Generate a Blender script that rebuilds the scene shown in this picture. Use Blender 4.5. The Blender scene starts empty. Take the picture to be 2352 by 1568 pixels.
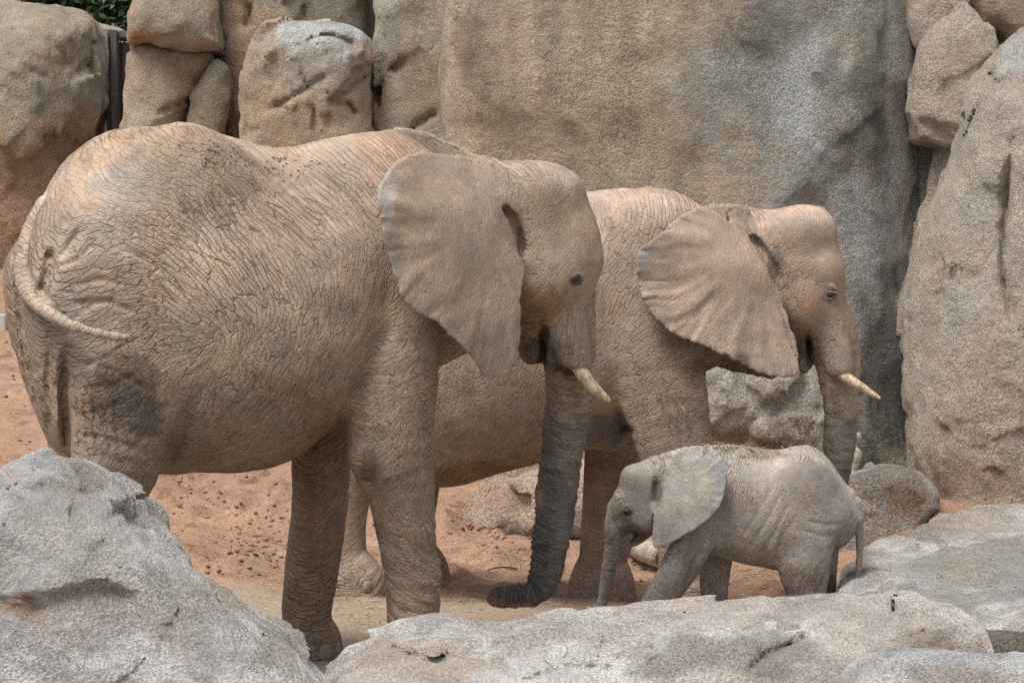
import bpy, math, random, time
import numpy as np
T0 = time.time()
SC = bpy.context.scene
COL = SC.collection
R = math.radians
np.random.seed(7); random.seed(7)

# ------------------------------------------------------------------ camera, sky, sun, exposure
CAMH, FPX, CX, CY, HOR = 2.4, 7360.0, 1176.0, 784.0, 500.0     # traced on a 2352 x 1568 view of the photograph
PITCH = math.atan((CY - HOR) / FPX)
cam = bpy.data.cameras.new('camera'); camo = bpy.data.objects.new('camera', cam); COL.objects.link(camo)
camo.location = (0, 0, CAMH); camo.rotation_euler = (math.pi / 2 - PITCH, 0, 0)
cam.sensor_width = 36; cam.lens = FPX / 2352 * 36; cam.clip_start = .1; cam.clip_end = 3000
SC.camera = camo
SUN_EL, SUN_AZ = 66, 225          # azimuth clockwise from +Y: behind the camera, to its left
w = bpy.data.worlds.new('World'); SC.world = w; w.use_nodes = True
nt = w.node_tree; bg = nt.nodes['Background']
sky = nt.nodes.new('ShaderNodeTexSky'); sky.sky_type = 'NISHITA'; sky.sun_disc = False
sky.sun_elevation = R(SUN_EL); sky.sun_rotation = R(SUN_AZ); sky.air_density = 1.0; sky.dust_density = 4.0; sky.ozone_density = .6
hsv = nt.nodes.new('ShaderNodeHueSaturation'); hsv.inputs['Saturation'].default_value = .3
nt.links.new(sky.outputs[0], hsv.inputs['Color']); nt.links.new(hsv.outputs[0], bg.inputs['Color'])
bg.inputs['Strength'].default_value = .088
sl = bpy.data.lights.new('sun', 'SUN'); so = bpy.data.objects.new('sun', sl); COL.objects.link(so)
sl.energy = 1.5; sl.angle = R(24); sl.color = (1, .95, .88)
so.rotation_euler = (R(90 - SUN_EL), 0, R(180 - SUN_AZ)); so.location = (-6, -6, 14)
SC.view_settings.view_transform = 'Standard'; SC.view_settings.look = 'None'
SC.view_settings.exposure = 0.88; SC.view_settings.gamma = 1.0
SC.render.engine = 'CYCLES'
SC.cycles.use_denoising = False
SC.cycles.max_bounces = 5; SC.cycles.diffuse_bounces = 3

# ------------------------------------------------------------------ pixels <-> world
cp, sp = math.cos(PITCH), math.sin(PITCH)
def ray(x, y):
    dx, dy = (x - CX) / FPX, -(y - CY) / FPX
    return np.array([dx, cp + dy * sp, -sp + dy * cp])
def at(x, y, Y):
    d = ray(x, y); p = d * (Y / d[1]); p[2] += CAMH
    return p
def proj(P):
    x, y, z = P[:, 0], P[:, 1], P[:, 2] - CAMH
    dep = y * cp - z * sp; up = y * sp + z * cp
    return CX + FPX * x / dep, CY - FPX * up / dep

# ------------------------------------------------------------------ noise
_rng = np.random.RandomState(3)
_TAB = _rng.rand(64, 64, 64).astype(np.float32) * 2 - 1
def vnoise(p):
    p = np.asarray(p, np.float32); i = np.floor(p).astype(np.int32); f = p - i
    f = f * f * f * (f * (f * 6 - 15) + 10)
    x0, y0, z0 = (i[:, 0] & 63), (i[:, 1] & 63), (i[:, 2] & 63)
    x1, y1, z1 = (x0 + 1) & 63, (y0 + 1) & 63, (z0 + 1) & 63
    fx, fy, fz = f[:, 0], f[:, 1], f[:, 2]
    a = _TAB[x0, y0, z0] * (1 - fx) + _TAB[x1, y0, z0] * fx
    b = _TAB[x0, y1, z0] * (1 - fx) + _TAB[x1, y1, z0] * fx
    c = _TAB[x0, y0, z1] * (1 - fx) + _TAB[x1, y0, z1] * fx
    d = _TAB[x0, y1, z1] * (1 - fx) + _TAB[x1, y1, z1] * fx
    a = a * (1 - fy) + b * fy; c = c * (1 - fy) + d * fy
    return a * (1 - fz) + c * fz
def fbm(p, oct=4, gain=.5):
    s = 0; a = 1.0; q = np.asarray(p, dtype=np.float32)
    for k in range(oct):
        s = s + a * vnoise(q); q = q * np.float32(2.03) + np.float32(11.3); a *= gain
    return s
def ridged(p, oct=3):
    s = 0; a = 1.0; q = np.asarray(p, dtype=np.float64).copy()
    for k in range(oct):
        s = s + a * (1 - 2 * np.abs(vnoise(q))); q = q * 2.1 + 7.7; a *= .5
    return s
_R2 = _rng.rand(128, 128, 2).astype(np.float32)
def creases(u, v, phi, rho, g, seed=0):
    """crease network of drawn-out cells: distance to the nearest joint; phi = run of the lines, rho = how drawn out"""
    out = np.empty(len(u), np.float32)
    for a in range(0, len(u), 60000):
        sl = slice(a, a + 60000)
        x, y = (u[sl] / g + seed * 17.3).astype(np.float32), (v[sl] / g + seed * 5.1).astype(np.float32)
        c, s_, sr = np.cos(phi[sl]).astype(np.float32), np.sin(phi[sl]).astype(np.float32), np.sqrt(rho[sl]).astype(np.float32)
        ix, iy = np.floor(x).astype(np.int32), np.floor(y).astype(np.int32)
        F1 = np.full(len(x), 9e9, np.float32); F2 = F1.copy()
        for du in range(-3, 4):
            for dv in range(-3, 4):
                if du * du + dv * dv > 11: continue
                j = _R2[(ix + du) & 127, (iy + dv) & 127]
                dx, dy = ix + du + j[:, 0] - x, iy + dv + j[:, 1] - y
                d = ((dx * c + dy * s_) / sr) ** 2 + ((dy * c - dx * s_) * sr) ** 2
                F2 = np.minimum(F2, np.maximum(F1, d)); F1 = np.minimum(F1, d)
        out[sl] = np.sqrt(F2) - np.sqrt(F1)
    return out
_R3 = _rng.rand(64, 64, 64, 4).astype(np.float32)
def facets(P, fr, mat=None):
    """broken rock: flat chips that tilt and step against each other"""
    q = (P @ mat.T if mat is not None else P) * fr
    q = q + .25 * np.stack([vnoise(q * 1.3), vnoise(q * 1.3 + 9), vnoise(q * 1.3 + 21)], 1)
    i0 = np.floor(q - .5).astype(np.int32); best = np.full(len(q), 9e9); val = np.zeros(len(q))
    for a in (0, 1):
        for b in (0, 1):
            for c in (0, 1):
                i = i0 + np.array([a, b, c]); r = _R3[i[:, 0] & 63, i[:, 1] & 63, i[:, 2] & 63]
                d = q - (i + .5 + (r[:, :3] - .5) * .8); dd = (d * d).sum(1); m_ = dd < best
                best = np.where(m_, dd, best); val = np.where(m_, ((r[:, [1, 2, 0]] - .5) * d).sum(1) * 1.6 + (r[:, 3] - .5) * .9, val)
    return val
def sstep(a, b, x):
    t = np.clip((x - a) / (b - a), 0, 1); return t * t * (3 - 2 * t)

# ------------------------------------------------------------------ distance fields
def smin(a, b, k):
    if k <= 0: return np.minimum(a, b)
    h = np.clip(k - np.abs(a - b), 0, None) / k
    return np.minimum(a, b) - h * h * k * .25
def smax(a, b, k): return -smin(-a, -b, k)
def crom(pts, n):
    pts = np.asarray(pts, float); m = len(pts)
    q = np.vstack([2 * pts[0] - pts[1], pts, 2 * pts[-1] - pts[-2]])
    out = []
    for t in np.linspace(0, m - 1, n):
        i = min(int(t), m - 2); f = t - i
        p0, p1, p2, p3 = q[i], q[i + 1], q[i + 2], q[i + 3]
        out.append(.5 * (2 * p1 + (p2 - p0) * f + (2 * p0 - 5 * p1 + 4 * p2 - p3) * f * f + (3 * p1 - p0 - 3 * p2 + p3) * f ** 3))
    return np.array(out)
def polysdf(px, py, poly):
    d = np.full(px.shape, 1e9); ins = np.zeros(px.shape, bool)
    n = len(poly)
    for i in range(n):
        ax, ay = poly[i]; bx, by = poly[(i + 1) % n]
        ex, ey = bx - ax, by - ay; L2 = ex * ex + ey * ey
        if L2 < 1e-12: continue
        wx, wy = px - ax, py - ay
        h = np.clip((wx * ex + wy * ey) / L2, 0, 1)
        d = np.minimum(d, (wx - h * ex) ** 2 + (wy - h * ey) ** 2)
        if ey != 0:
            c = ((ay > py) != (by > py)) & (px < ex * (py - ay) / ey + ax)
            ins ^= c
    d = np.sqrt(d)
    return np.where(ins, -d, d)
def linedist(px, py, line):
    d = np.full(px.shape, 1e9); al = np.zeros(px.shape); acc = 0; tot = 0
    seg = [math.hypot(line[i+1][0]-line[i][0], line[i+1][1]-line[i][1]) for i in range(len(line)-1)]; tot = sum(seg)
    for i in range(len(line) - 1):
        ax, ay = line[i]; bx, by = line[i + 1]; ex, ey = bx - ax, by - ay; L2 = ex * ex + ey * ey + 1e-9
        h = np.clip(((px - ax) * ex + (py - ay) * ey) / L2, 0, 1)
        dd = (px - ax - h * ex) ** 2 + (py - ay - h * ey) ** 2
        m = dd < d; d = np.where(m, dd, d); al = np.where(m, (acc + h * seg[i]) / tot, al); acc += seg[i]
    return np.sqrt(d), al
def sdf_mesh(func, lo, hi, h, c=8, slack=1.45):
    """surface nets; the field is only worked out near the surface (blocks of 8, then of 2, then every node)"""
    lo = np.asarray(lo, float); hi = np.asarray(hi, float)
    nb = np.ceil((hi - lo) / (h * c)).astype(int) + 1
    n = nb * c
    def run(P): return np.concatenate([func(P[a:a + 150000]) for a in range(0, len(P), 150000)]) if len(P) else np.zeros(0)
    ii = np.stack(np.meshgrid(*[np.arange(k) for k in nb], indexing='ij'), -1).reshape(-1, 3)
    fc = run(lo + (ii * c + (c - 1) / 2) * h)
    act = np.abs(fc) < c * h * .87 * slack
    F = np.repeat(np.repeat(np.repeat(np.where(fc < 0, -1, 1).astype(np.float32).reshape(nb), c, 0), c, 1), c, 2)
    def kids(A, step, m): 
        off = np.stack(np.meshgrid(*[np.arange(m)] * 3, indexing='ij'), -1).reshape(-1, 3) * step
        return (A[:, None, :] + off[None]).reshape(-1, 3)
    B = kids(ii[act] * c, 2, c // 2)
    fb = run(lo + (B + .5) * h)
    for d in kids(np.zeros((1, 3), int), 1, 2): F[B[:, 0] + d[0], B[:, 1] + d[1], B[:, 2] + d[2]] = np.where(fb < 0, -1, 1)
    idx = kids(B[np.abs(fb) < 2 * h * .87 * slack], 1, 2)
    F[idx[:, 0], idx[:, 1], idx[:, 2]] = run(lo + idx * h)
    S = F < 0
    cnt = np.zeros([k - 1 for k in n], np.int8)
    for dx in (0, 1):
        for dy in (0, 1):
            for dz in (0, 1):
                cnt += S[dx:n[0] - 1 + dx, dy:n[1] - 1 + dy, dz:n[2] - 1 + dz]
    cells = np.argwhere((cnt > 0) & (cnt < 8))
    vid = np.full([k - 1 for k in n], -1, np.int32); vid[cells[:, 0], cells[:, 1], cells[:, 2]] = np.arange(len(cells))
    acc = np.zeros((len(cells), 3)); num = np.zeros(len(cells))
    corners = [(a, b, d) for a in (0, 1) for b in (0, 1) for d in (0, 1)]
    val = {q: F[cells[:, 0] + q[0], cells[:, 1] + q[1], cells[:, 2] + q[2]] for q in corners}
    for q in corners:
        for ax in range(3):
            if q[ax]: continue
            q2 = list(q); q2[ax] = 1; q2 = tuple(q2)
            a, b = val[q], val[q2]; m = (a < 0) != (b < 0)
            t = np.where(m, a / np.where(m, a - b, 1), 0)
            p = np.tile(np.array(q, float), (len(cells), 1)); p[:, ax] = t
            acc[m] += p[m]; num[m] += 1
    V = lo + (cells + acc / num[:, None]) * h
    quads = []
    for ax in range(3):
        u, v = (ax + 1) % 3, (ax + 2) % 3
        sl1 = [slice(None)] * 3; sl2 = [slice(None)] * 3
        sl1[ax] = slice(0, n[ax] - 1); sl2[ax] = slice(1, n[ax])
        for s_ in (sl1, sl2):
            s_[u] = slice(1, n[u] - 1); s_[v] = slice(1, n[v] - 1)
        a, b = S[tuple(sl1)], S[tuple(sl2)]
        e = np.argwhere(a != b)
        if not len(e): continue
        flip = a[e[:, 0], e[:, 1], e[:, 2]]
        base = e.copy(); base[:, u] += 1; base[:, v] += 1
        def g(du, dv):
            r = base.copy(); r[:, u] -= du; r[:, v] -= dv
            return vid[r[:, 0], r[:, 1], r[:, 2]]
        q = np.stack([g(1, 1), g(0, 1), g(0, 0), g(1, 0)], 1)
        q[~flip] = q[~flip][:, ::-1]
        quads.append(q)
    Q = np.concatenate(quads); Q = Q[(Q >= 0).all(1)]
    return V, Q
def make_mesh(name, V, Q, smooth=True):
    me = bpy.data.meshes.new(name)
    me.vertices.add(len(V)); me.vertices.foreach_set('co', np.asarray(V, np.float32).ravel())
    k = Q.shape[1]
    me.loops.add(Q.size); me.loops.foreach_set('vertex_index', np.asarray(Q, np.int32).ravel())
    me.polygons.add(len(Q)); me.polygons.foreach_set('loop_start', np.arange(0, Q.size, k, dtype=np.int32))
    me.update(calc_edges=True); me.validate()
    if smooth: me.polygons.foreach_set('use_smooth', np.ones(len(me.polygons), bool))
    return me
def obj(name, me, mat=None, parent=None, loc=None):
    o = bpy.data.objects.new(name, me); COL.objects.link(o)
    if mat and me is not None: me.materials.append(mat)
    if parent: o.parent = parent
    if loc is not None: o.location = loc
    return o
def tag(o, label=None, cat=None, group=None, kind=None):
    if label: o['label'] = label
    if cat: o['category'] = cat
    if group: o['group'] = group
    if kind: o['kind'] = kind
    return o
def vattr(me, name, arr):
    arr = np.asarray(arr, np.float32)
    if arr.ndim == 2:
        if arr.shape[1] == 3: arr = np.hstack([arr, np.ones((len(arr), 1), np.float32)])
        a = me.attributes.new(name, 'FLOAT_COLOR', 'POINT'); a.data.foreach_set('color', arr.ravel())
    else:
        a = me.attributes.new(name, 'FLOAT', 'POINT'); a.data.foreach_set('value', arr)

# ------------------------------------------------------------------ materials
class N:
    def __init__(s, name, disp=True):
        s.m = bpy.data.materials.new(name); s.m.use_nodes = True; s.t = s.m.node_tree
        s.b = s.t.nodes['Principled BSDF']; s.o = s.t.nodes['Material Output']
        s.b.inputs['Specular IOR Level'].default_value = .25
        if disp: s.m.displacement_method = 'BOTH'
    def n(s, t, **k):
        x = s.t.nodes.new(t)
        for a, v in k.items(): setattr(x, a, v)
        return x
    def put(s, i, v):
        if isinstance(v, bpy.types.NodeSocket): s.t.links.new(v, i)
        elif v is not None:
            if hasattr(i.default_value, '__len__') and len(i.default_value) == 4 and len(v) == 3: v = (*v, 1)
            i.default_value = v
    def pos(s): return s.n('ShaderNodeTexCoord').outputs['Object']
    def attr(s, name, out='Color'): return s.n('ShaderNodeAttribute', attribute_name=name).outputs[out]
    def math(s, op, a, b=None, c=None, clamp=False):
        x = s.n('ShaderNodeMath', operation=op, use_clamp=clamp); s.put(x.inputs[0], a)
        if b is not None: s.put(x.inputs[1], b)
        if c is not None: s.put(x.inputs[2], c)
        return x.outputs[0]
    def vec(s, op, a, b=None, sc=None):
        x = s.n('ShaderNodeVectorMath', operation=op); s.put(x.inputs[0], a)
        if b is not None: s.put(x.inputs[1], b)
        if sc is not None: s.put(x.inputs['Scale'], sc)
        return x.outputs['Value'] if op in ('DOT_PRODUCT', 'LENGTH') else x.outputs[0]
    def comb(s, x, y, z):
        c = s.n('ShaderNodeCombineXYZ'); s.put(c.inputs[0], x); s.put(c.inputs[1], y); s.put(c.inputs[2], z); return c.outputs[0]
    def sep(s, v):
        c = s.n('ShaderNodeSeparateXYZ'); s.put(c.inputs[0], v); return c.outputs
    def noise(s, v, scale, det=4, rough=.55, out=0):
        x = s.n('ShaderNodeTexNoise'); s.put(x.inputs['Vector'], v); x.inputs['Scale'].default_value = scale
        x.inputs['Detail'].default_value = det; x.inputs['Roughness'].default_value = rough
        return x.outputs[out]
    def voro(s, v, scale, feat='DISTANCE_TO_EDGE', out='Distance', rnd=1):
        x = s.n('ShaderNodeTexVoronoi', feature=feat); s.put(x.inputs['Vector'], v); x.inputs['Scale'].default_value = scale
        x.inputs['Randomness'].default_value = rnd
        return x.outputs[out]
    def voro2(s, v, out='Distance'):
        x = s.n('ShaderNodeTexVoronoi', feature='DISTANCE_TO_EDGE', voronoi_dimensions='2D'); s.put(x.inputs['Vector'], v); x.inputs['Scale'].default_value = 1.0
        return x.outputs[out]
    def ramp(s, v, a, b, c=0., d=1., smooth=True):
        x = s.n('ShaderNodeMapRange', interpolation_type='SMOOTHSTEP' if smooth else 'LINEAR'); s.put(x.inputs[0], v)
        s.put(x.inputs[1], a); s.put(x.inputs[2], b); s.put(x.inputs[3], c); s.put(x.inputs[4], d); return x.outputs[0]
    def mix(s, f, a, b, mode='MIX'):
        x = s.n('ShaderNodeMix', data_type='RGBA', blend_type=mode); s.put(x.inputs[0], f); s.put(x.inputs[6], a); s.put(x.inputs[7], b); return x.outputs[2]
    def mapv(s, v, rot=(0, 0, 0), sc=(1, 1, 1)):
        x = s.n('ShaderNodeMapping'); s.put(x.inputs[0], v); x.inputs['Rotation'].default_value = rot; x.inputs['Scale'].default_value = sc; return x.outputs[0]
    def fin(s, col, rough=.85, h=None, scale=.01, mid=.5):
        s.put(s.b.inputs['Base Color'], col); s.put(s.b.inputs['Roughness'], rough)
        if h is not None:
            d = s.n('ShaderNodeDisplacement'); s.put(d.inputs['Height'], h); d.inputs['Scale'].default_value = scale; d.inputs['Midlevel'].default_value = mid
            s.t.links.new(d.outputs[0], s.o.inputs['Displacement'])
        return s.m
SAT = .68                       # keeps painted colours from doubling up with bounced light
def srgb(r, g, b):
    f = lambda c: (c / 255 / 12.92) if c / 255 <= .04045 else ((c / 255 + .055) / 1.055) ** 2.4
    l = .3 * r + .55 * g + .15 * b; k = SAT
    return (f(l + (r - l) * k), f(l + (g - l) * k), f(l + (b - l) * k))

ROCKC = {}
def rock_mat(name, c1, c2, c3, grain=38, gamp=.02, speck=.25, paint=False, strata=None):
    m = N(name); m.m.displacement_method = 'BUMP'; p = m.pos(); ROCKC[name] = (c1, c2, c3, strata)
    g2 = m.noise(p, grain * 2.2, 3, .7)
    gr = m.attr('grain', 'Fac'); col = m.attr('paint', 'Color')
    col = m.mix(gr, col, m.mix(1.0, col, m.mix(m.ramp(g2, .3, .7), (1 - speck,) * 3, (1 + speck * .8,) * 3), 'MULTIPLY'))
    r_ = m.noise(p, grain * .22, 8, .74)
    col = m.mix(m.ramp(r_, .30, .42, .45, 0), col, m.mix(1.0, col, (.62, .58, .55), 'MULTIPLY'))
    hgt = m.math('ADD', m.math('MULTIPLY', r_, 2.4), m.math('MULTIPLY', g2, m.math('MULTIPLY', gr, .5)))
    return m.fin(col, .92, hgt, gamp, .5)
def rock_paint(me, V, mat, patches=None):
    c1, c2, c3, strata = ROCKC[mat.name]; c1, c2, c3 = map(np.array, (c1, c2, c3))
    k = sstep(-.25, .35, fbm(V * 1.1 + 4, 4))[:, None]; col = c1 * (1 - k) + c2 * k
    k = sstep(.1, .7, fbm(V * 5 + 2, 4, .6))[:, None] * .45; col = col * (1 - k) + c3 * k
    if strata:
        t, f_ = strata[0], strata[1]; d = V @ np.array([math.sin(t) * .7, -math.sin(f_) * .5, math.cos(t)])
        st = fbm(np.stack([d * 16, V[:, 0] * 1.5, V[:, 1] * 1.5], 1), 4, .6); k = sstep(.1, .7, st)[:, None] * .45; col = col * (1 - k) + c3 * .85 * k
    if patches is not None: pb = patches(V); col = col * (1 - pb[:, 3:]) + pb[:, :3] * pb[:, 3:]
    tn = fbm(V * 9 + 50, 3, .6)[:, None]; col = col * (1 + .13 * tn)
    if mat.name == 'wall_granite':
        sk = fbm(np.stack([V[:, 0] * 3.2, V[:, 1] * 3.2, V[:, 2] * .35], 1), 4, .6)[:, None]; col = col * (1 + .20 * sk)
    vattr(me, 'paint', np.clip(col, 0, 1)); vattr(me, 'grain', np.clip(.8 + .4 * fbm(V * 2.3 + 70, 3), .42, 1.2))

# ------------------------------------------------------------------ ground
def gz(x, y):
    x = np.asarray(x, float); y = np.asarray(y, float)
    t = np.clip(y - 21, 0, None); z = .105 * (np.sqrt(t * t + 1) - 1) * np.where(y > 21, 1, 0)
    z = np.minimum(z, 4.5 + 0 * z)
    tilt = -.055 * np.clip(x, -3, 3) * sstep(17.8, 20, y) * (1 - sstep(26, 40, y))
    mound = .36 * np.exp(-((x - 3.0) ** 2 / 1.2 + (y - 22.6) ** 2 / 2.0))
    return z + tilt + mound
def axis(lo, hi, dlo, dhi, fine, grow=1.18):
    a = list(np.arange(dlo, dhi, fine)); s = fine
    while a[-1] < hi: s *= grow; a.append(a[-1] + s)
    s = fine
    while a[0] > lo: s *= grow; a.insert(0, a[0] - s)
    return np.array(a)
gx = axis(-700, 700, -3.4, 4.0, .045); gy = axis(-60, 1500, 15, 31, .06)
X, Yg = np.meshgrid(gx, gy, indexing='ij')
P = np.stack([X.ravel(), Yg.ravel(), np.zeros(X.size)], 1)
near = (np.abs(P[:, 0]) < 5) & (P[:, 1] > 13) & (P[:, 1] < 40)
z = gz(P[:, 0], P[:, 1])
q = P[near]
rough = sstep(-.1, .5, vnoise(q * np.array([.9, .9, 1]) + 5))
bump = .032 * fbm(q * np.array([1.8, 2.6, 1]), 3) + .026 * ridged(q * np.array([3.2, 5.0, 1]) + 3, 4) * rough + .014 * vnoise(q * 12) * rough
rf = np.random.RandomState(21)
for _ in range(46):
    fx, fy = rf.uniform(-3.6, 1.6), rf.uniform(20.4, 30); d_ = np.hypot(q[:, 0] - fx, q[:, 1] - fy) + .03 * vnoise(q * 9)
    bump += (-.022 * (1 - sstep(.10, .19, d_)) + .020 * np.exp(-((d_ - .23) / .06) ** 2)) * rf.uniform(.5, 1.2)
z[near] += bump * sstep(19, 21.5, q[:, 1]) * 1.7 + bump * .3
P[:, 2] = z
ni, nj = X.shape
I = np.arange(ni * nj).reshape(ni, nj)
Q = np.stack([I[:-1, :-1], I[1:, :-1], I[1:, 1:], I[:-1, 1:]], -1).reshape(-1, 4)
m = N('sand'); p = m.pos()
a = m.noise(p, .9, 5, .6); b = m.noise(p, 6, 6, .65); c = m.noise(p, 45, 3, .7)
col = m.mix(m.ramp(a, .38, .62), srgb(178, 130, 96), srgb(164, 121, 92))
col = m.mix(m.ramp(b, .5, .68, 0, .8), col, srgb(130, 85, 61))
col = m.mix(m.ramp(m.noise(p, 2.3, 4, .6), .55, .7, 0, .6), col, srgb(196, 152, 120))
sep = m.sep(p)
trod = m.math('MULTIPLY', m.ramp(sep[1], 19.6, 20.6, 1, 0), m.ramp(m.noise(p, 1.6, 4), .3, .6, .5, 1))
col = m.mix(trod, col, srgb(166, 142, 116))
col = m.mix(1.0, col, m.mix(m.ramp(c, .3, .7), (.8,) * 3, (1.15,) * 3), 'MULTIPLY')
h = m.math('ADD', m.math('MULTIPLY', b, 1.2), m.math('MULTIPLY', c, .35))
SAND = m.fin(col, .95, h, .034, .75)
g = obj('ground', make_mesh('ground', P, Q), SAND); tag(g, kind='structure')
print('ground', time.time() - T0)

# ------------------------------------------------------------------ rocks
def tilt(ax, az, sx, sy, sz):
    """frame turned in the picture plane (ax) and in depth (az), squeezed along its own axes"""
    c, s_ = math.cos(ax), math.sin(ax); M1 = np.array([[c, 0, s_], [0, 1, 0], [-s_, 0, c]]); c, s_ = math.cos(az), math.sin(az); M2 = np.array([[1, 0, 0], [0, c, s_], [0, -s_, c]])
    return np.diag([sx, sy, sz]) @ M2 @ M1
def rock(name, poly, Y, thick, rad, mat, label, cat='boulder', res=.03, lean=0., z0=0., amp=.05, freq=1.6, cracks=(), strata=None, group=None,
         bulge=0., parent=None, paint=None, ramp_=.0, fac=None, skyline=0.):
    """outline traced in pixels, stood at depth Y (leaning back with height), inflated to its own thickness"""
    def xz(x, y):
        d = ray(x, y)          # d*k with y = Y + lean*(z-z0)
        k = (Y + skyline + lean * (CAMH - z0)) / (d[1] - lean * d[2])     # skyline: how far back the edge stands that forms the outline
        return k * d[0], CAMH + k * d[2]
    pl = np.array([xz(*p_) for p_ in poly]); pl[:, 1] -= np.where(skyline > 0, .02, 0)
    cxm, czm = pl[:, 0].mean(), pl[:, 1].mean(); sx = np.ptp(pl[:, 0]) / 2; 
    seed = (sum(map(ord, label)) % 97) * 1.37
    def f(P):
        yc = Y + lean * (P[:, 2] - z0)
        d2 = polysdf(P[:, 0], P[:, 2], pl)
        wy = np.abs(P[:, 1] - yc) - thick
        if bulge: wy = wy + bulge * ((P[:, 0] - cxm) / sx) ** 2
        a, b = d2 + rad, wy + rad
        v = np.minimum(np.maximum(a, b), 0) + np.hypot(np.maximum(a, 0), np.maximum(b, 0)) - rad
        v = v + amp * fbm(P * freq + seed, 4, .5) - (.05 if mat.name == 'pink_granite' else 0)
        if strata:
            dx, dz, dy, am, fr = strata
            c_ = P[:, 0] * dx + P[:, 2] * dz + P[:, 1] * dy
            st = vnoise(np.stack([c_ * fr, P[:, 0] * 1.3 + seed, P[:, 2] * 1.3], 1))
            v = v + am * (np.abs(st) * 2 - .6)
        if ramp_: v = v + ramp_ * ridged(P * freq * 2.1 + seed, 3)
        if fac:
            for am, fr_, M_ in fac: v = v + am * facets(P + seed, fr_, M_)
        if cracks:
            X_, Y_ = proj(P)
            nz = vnoise(P * 12 + 3) * 2.5 + vnoise(P * 3) * 7
            for ln, wd, dp in cracks:
                dl, al = linedist(X_ + nz, Y_ + nz[::-1] * 0 + nz, ln)
                tp = np.clip(np.minimum(al, 1 - al) * 6, .15, 1)
                v = v + dp * tp * np.exp(-(dl / (wd * (.4 + .6 * tp))) ** 2)
        return v
    lo = np.array([pl[:, 0].min(), 0, pl[:, 1].min()]); hi = np.array([pl[:, 0].max(), 0, pl[:, 1].max()])
    ys = [Y + lean * (zz - z0) for zz in (lo[2], hi[2])]
    lo[1] = min(ys) - thick; hi[1] = max(ys) + thick
    pad = amp * 2 + ramp_ * 2 + .08
    V, Qd = sdf_mesh(f, lo - pad, hi + pad, res, slack=3.4 if fac else 1.6)
    org = np.array([cxm, Y, max(lo[2], float(gz(cxm, Y)) - .05)])
    me = make_mesh(name, V - org, Qd)
    rock_paint(me, V, mat, paint)
    o = obj(name, me, mat, parent, org)
    if parent is None: tag(o, label, cat, group)
    return o
def blobs(V, lst, base=None):
    """rgba paint from soft patches given in pixels: (x, y, rx, ry, colour, alpha)"""
    X_, Y_ = proj(V); nz = fbm(V * 3.5, 5, .62) * 1.0; nz2 = fbm(V * 3.5 + 31, 5, .62) * 1.0
    out = np.zeros((len(V), 4)); out[:, :3] = .3
    for x, y, rx, ry, c, al in lst:
        d = np.hypot((X_ - x + nz * rx * .5) / rx, (Y_ - y + nz2 * ry * .5) / ry)
        a_ = al * (1 - sstep(.55, 1.15, d))
        na = a_ + out[:, 3] * (1 - a_); k = np.where(na > 1e-6, a_ / np.maximum(na, 1e-6), 0)
        out[:, :3] = out[:, :3] * (1 - k)[:, None] + np.array(c) * k[:, None]; out[:, 3] = na
    return out
BEIGE, SANDY, GREY = srgb(172, 156, 132), srgb(176, 150, 122), srgb(150, 146, 136)
OCHRE, DGREY, PALE, BLUEG = srgb(178, 138, 98), srgb(112, 108, 102), srgb(176, 176, 168), srgb(138, 146, 148)
M_WALL = rock_mat('wall_granite', BEIGE, SANDY, GREY, 30, .046, .5, True)
M_FAR = rock_mat('far_granite', BEIGE, SANDY, GREY, 26, .035, .42, True)
M_PINK = rock_mat('pink_granite', srgb(186, 170, 152), srgb(188, 168, 148), srgb(168, 164, 155), 30, .044, .45, True)
M_ROUGH = rock_mat('rough_granite', srgb(172, 162, 150), srgb(166, 152, 138), srgb(130, 124, 118), 30, .036, .6, True)
M_FORE = rock_mat('fore_granite', srgb(206, 206, 204), srgb(194, 190, 186), srgb(150, 148, 147), 34, .048, .52, True, (0.5, 0.35, 0))
M_SLAB = rock_mat('slab_gneiss', srgb(212, 208, 202), srgb(200, 188, 175), srgb(152, 146, 140), 32, .040, .45, True, (0.25, .32, .2))

# far left cliff boulders
rock('boulder', [(-260, 300), (-260, 60), (-100, 30), (0, 22), (60, 16), (130, 18), (180, 35), (212, 52), (230, 72), (235, 120), (237, 180), (234, 230), (229, 300), (222, 420), (216, 620), (214, 800), (-260, 800)],
     40.5, 1.6, 1.2, M_FAR, 'wide rounded sandy boulder beside the wooden gate, sand stained below', res=.05, amp=.07, fac=[(.09, 1.0, tilt(.5, .2, .8, .8, 1.1)), (.03, 1.0, tilt(.5, .2, 2.6, 2.6, 3.4))],
     cracks=[([(100, 80), (140, 120), (150, 160)], 8, .06), ([(160, 175), (220, 145)], 7, .08), ([(60, 150), (110, 180)], 9, .05), ([(90, 460), (200, 420)], 6, .05)],
     paint=lambda V: blobs(V, [(100, 90, 190, 70, srgb(160, 146, 124), .8), (80, 430, 320, 160, srgb(168, 128, 98), .95), (90, 570, 300, 60, srgb(150, 104, 74), .8), (100, 215, 160, 55, srgb(160, 158, 140), .7)]))
rock('boulder', [(318, -160), (470, -160), (505, -40), (512, 60), (510, 105), (420, 112), (340, 104), (306, 112), (302, 90), (306, 40), (318, -20)],
     35.2, .8, .3, M_FAR, 'rounded boulder block resting on top of the cracked sandy block by the gate', res=.046, amp=.035, fac=[(.09, 1.0, tilt(.5, .2, .8, .8, 1.1)), (.03, 1.0, tilt(.5, .2, 2.6, 2.6, 3.4))],
     paint=lambda V: blobs(V, [(420, 30, 120, 70, srgb(158, 150, 132), .8), (320, 90, 40, 40, OCHRE, .9)]))
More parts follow.
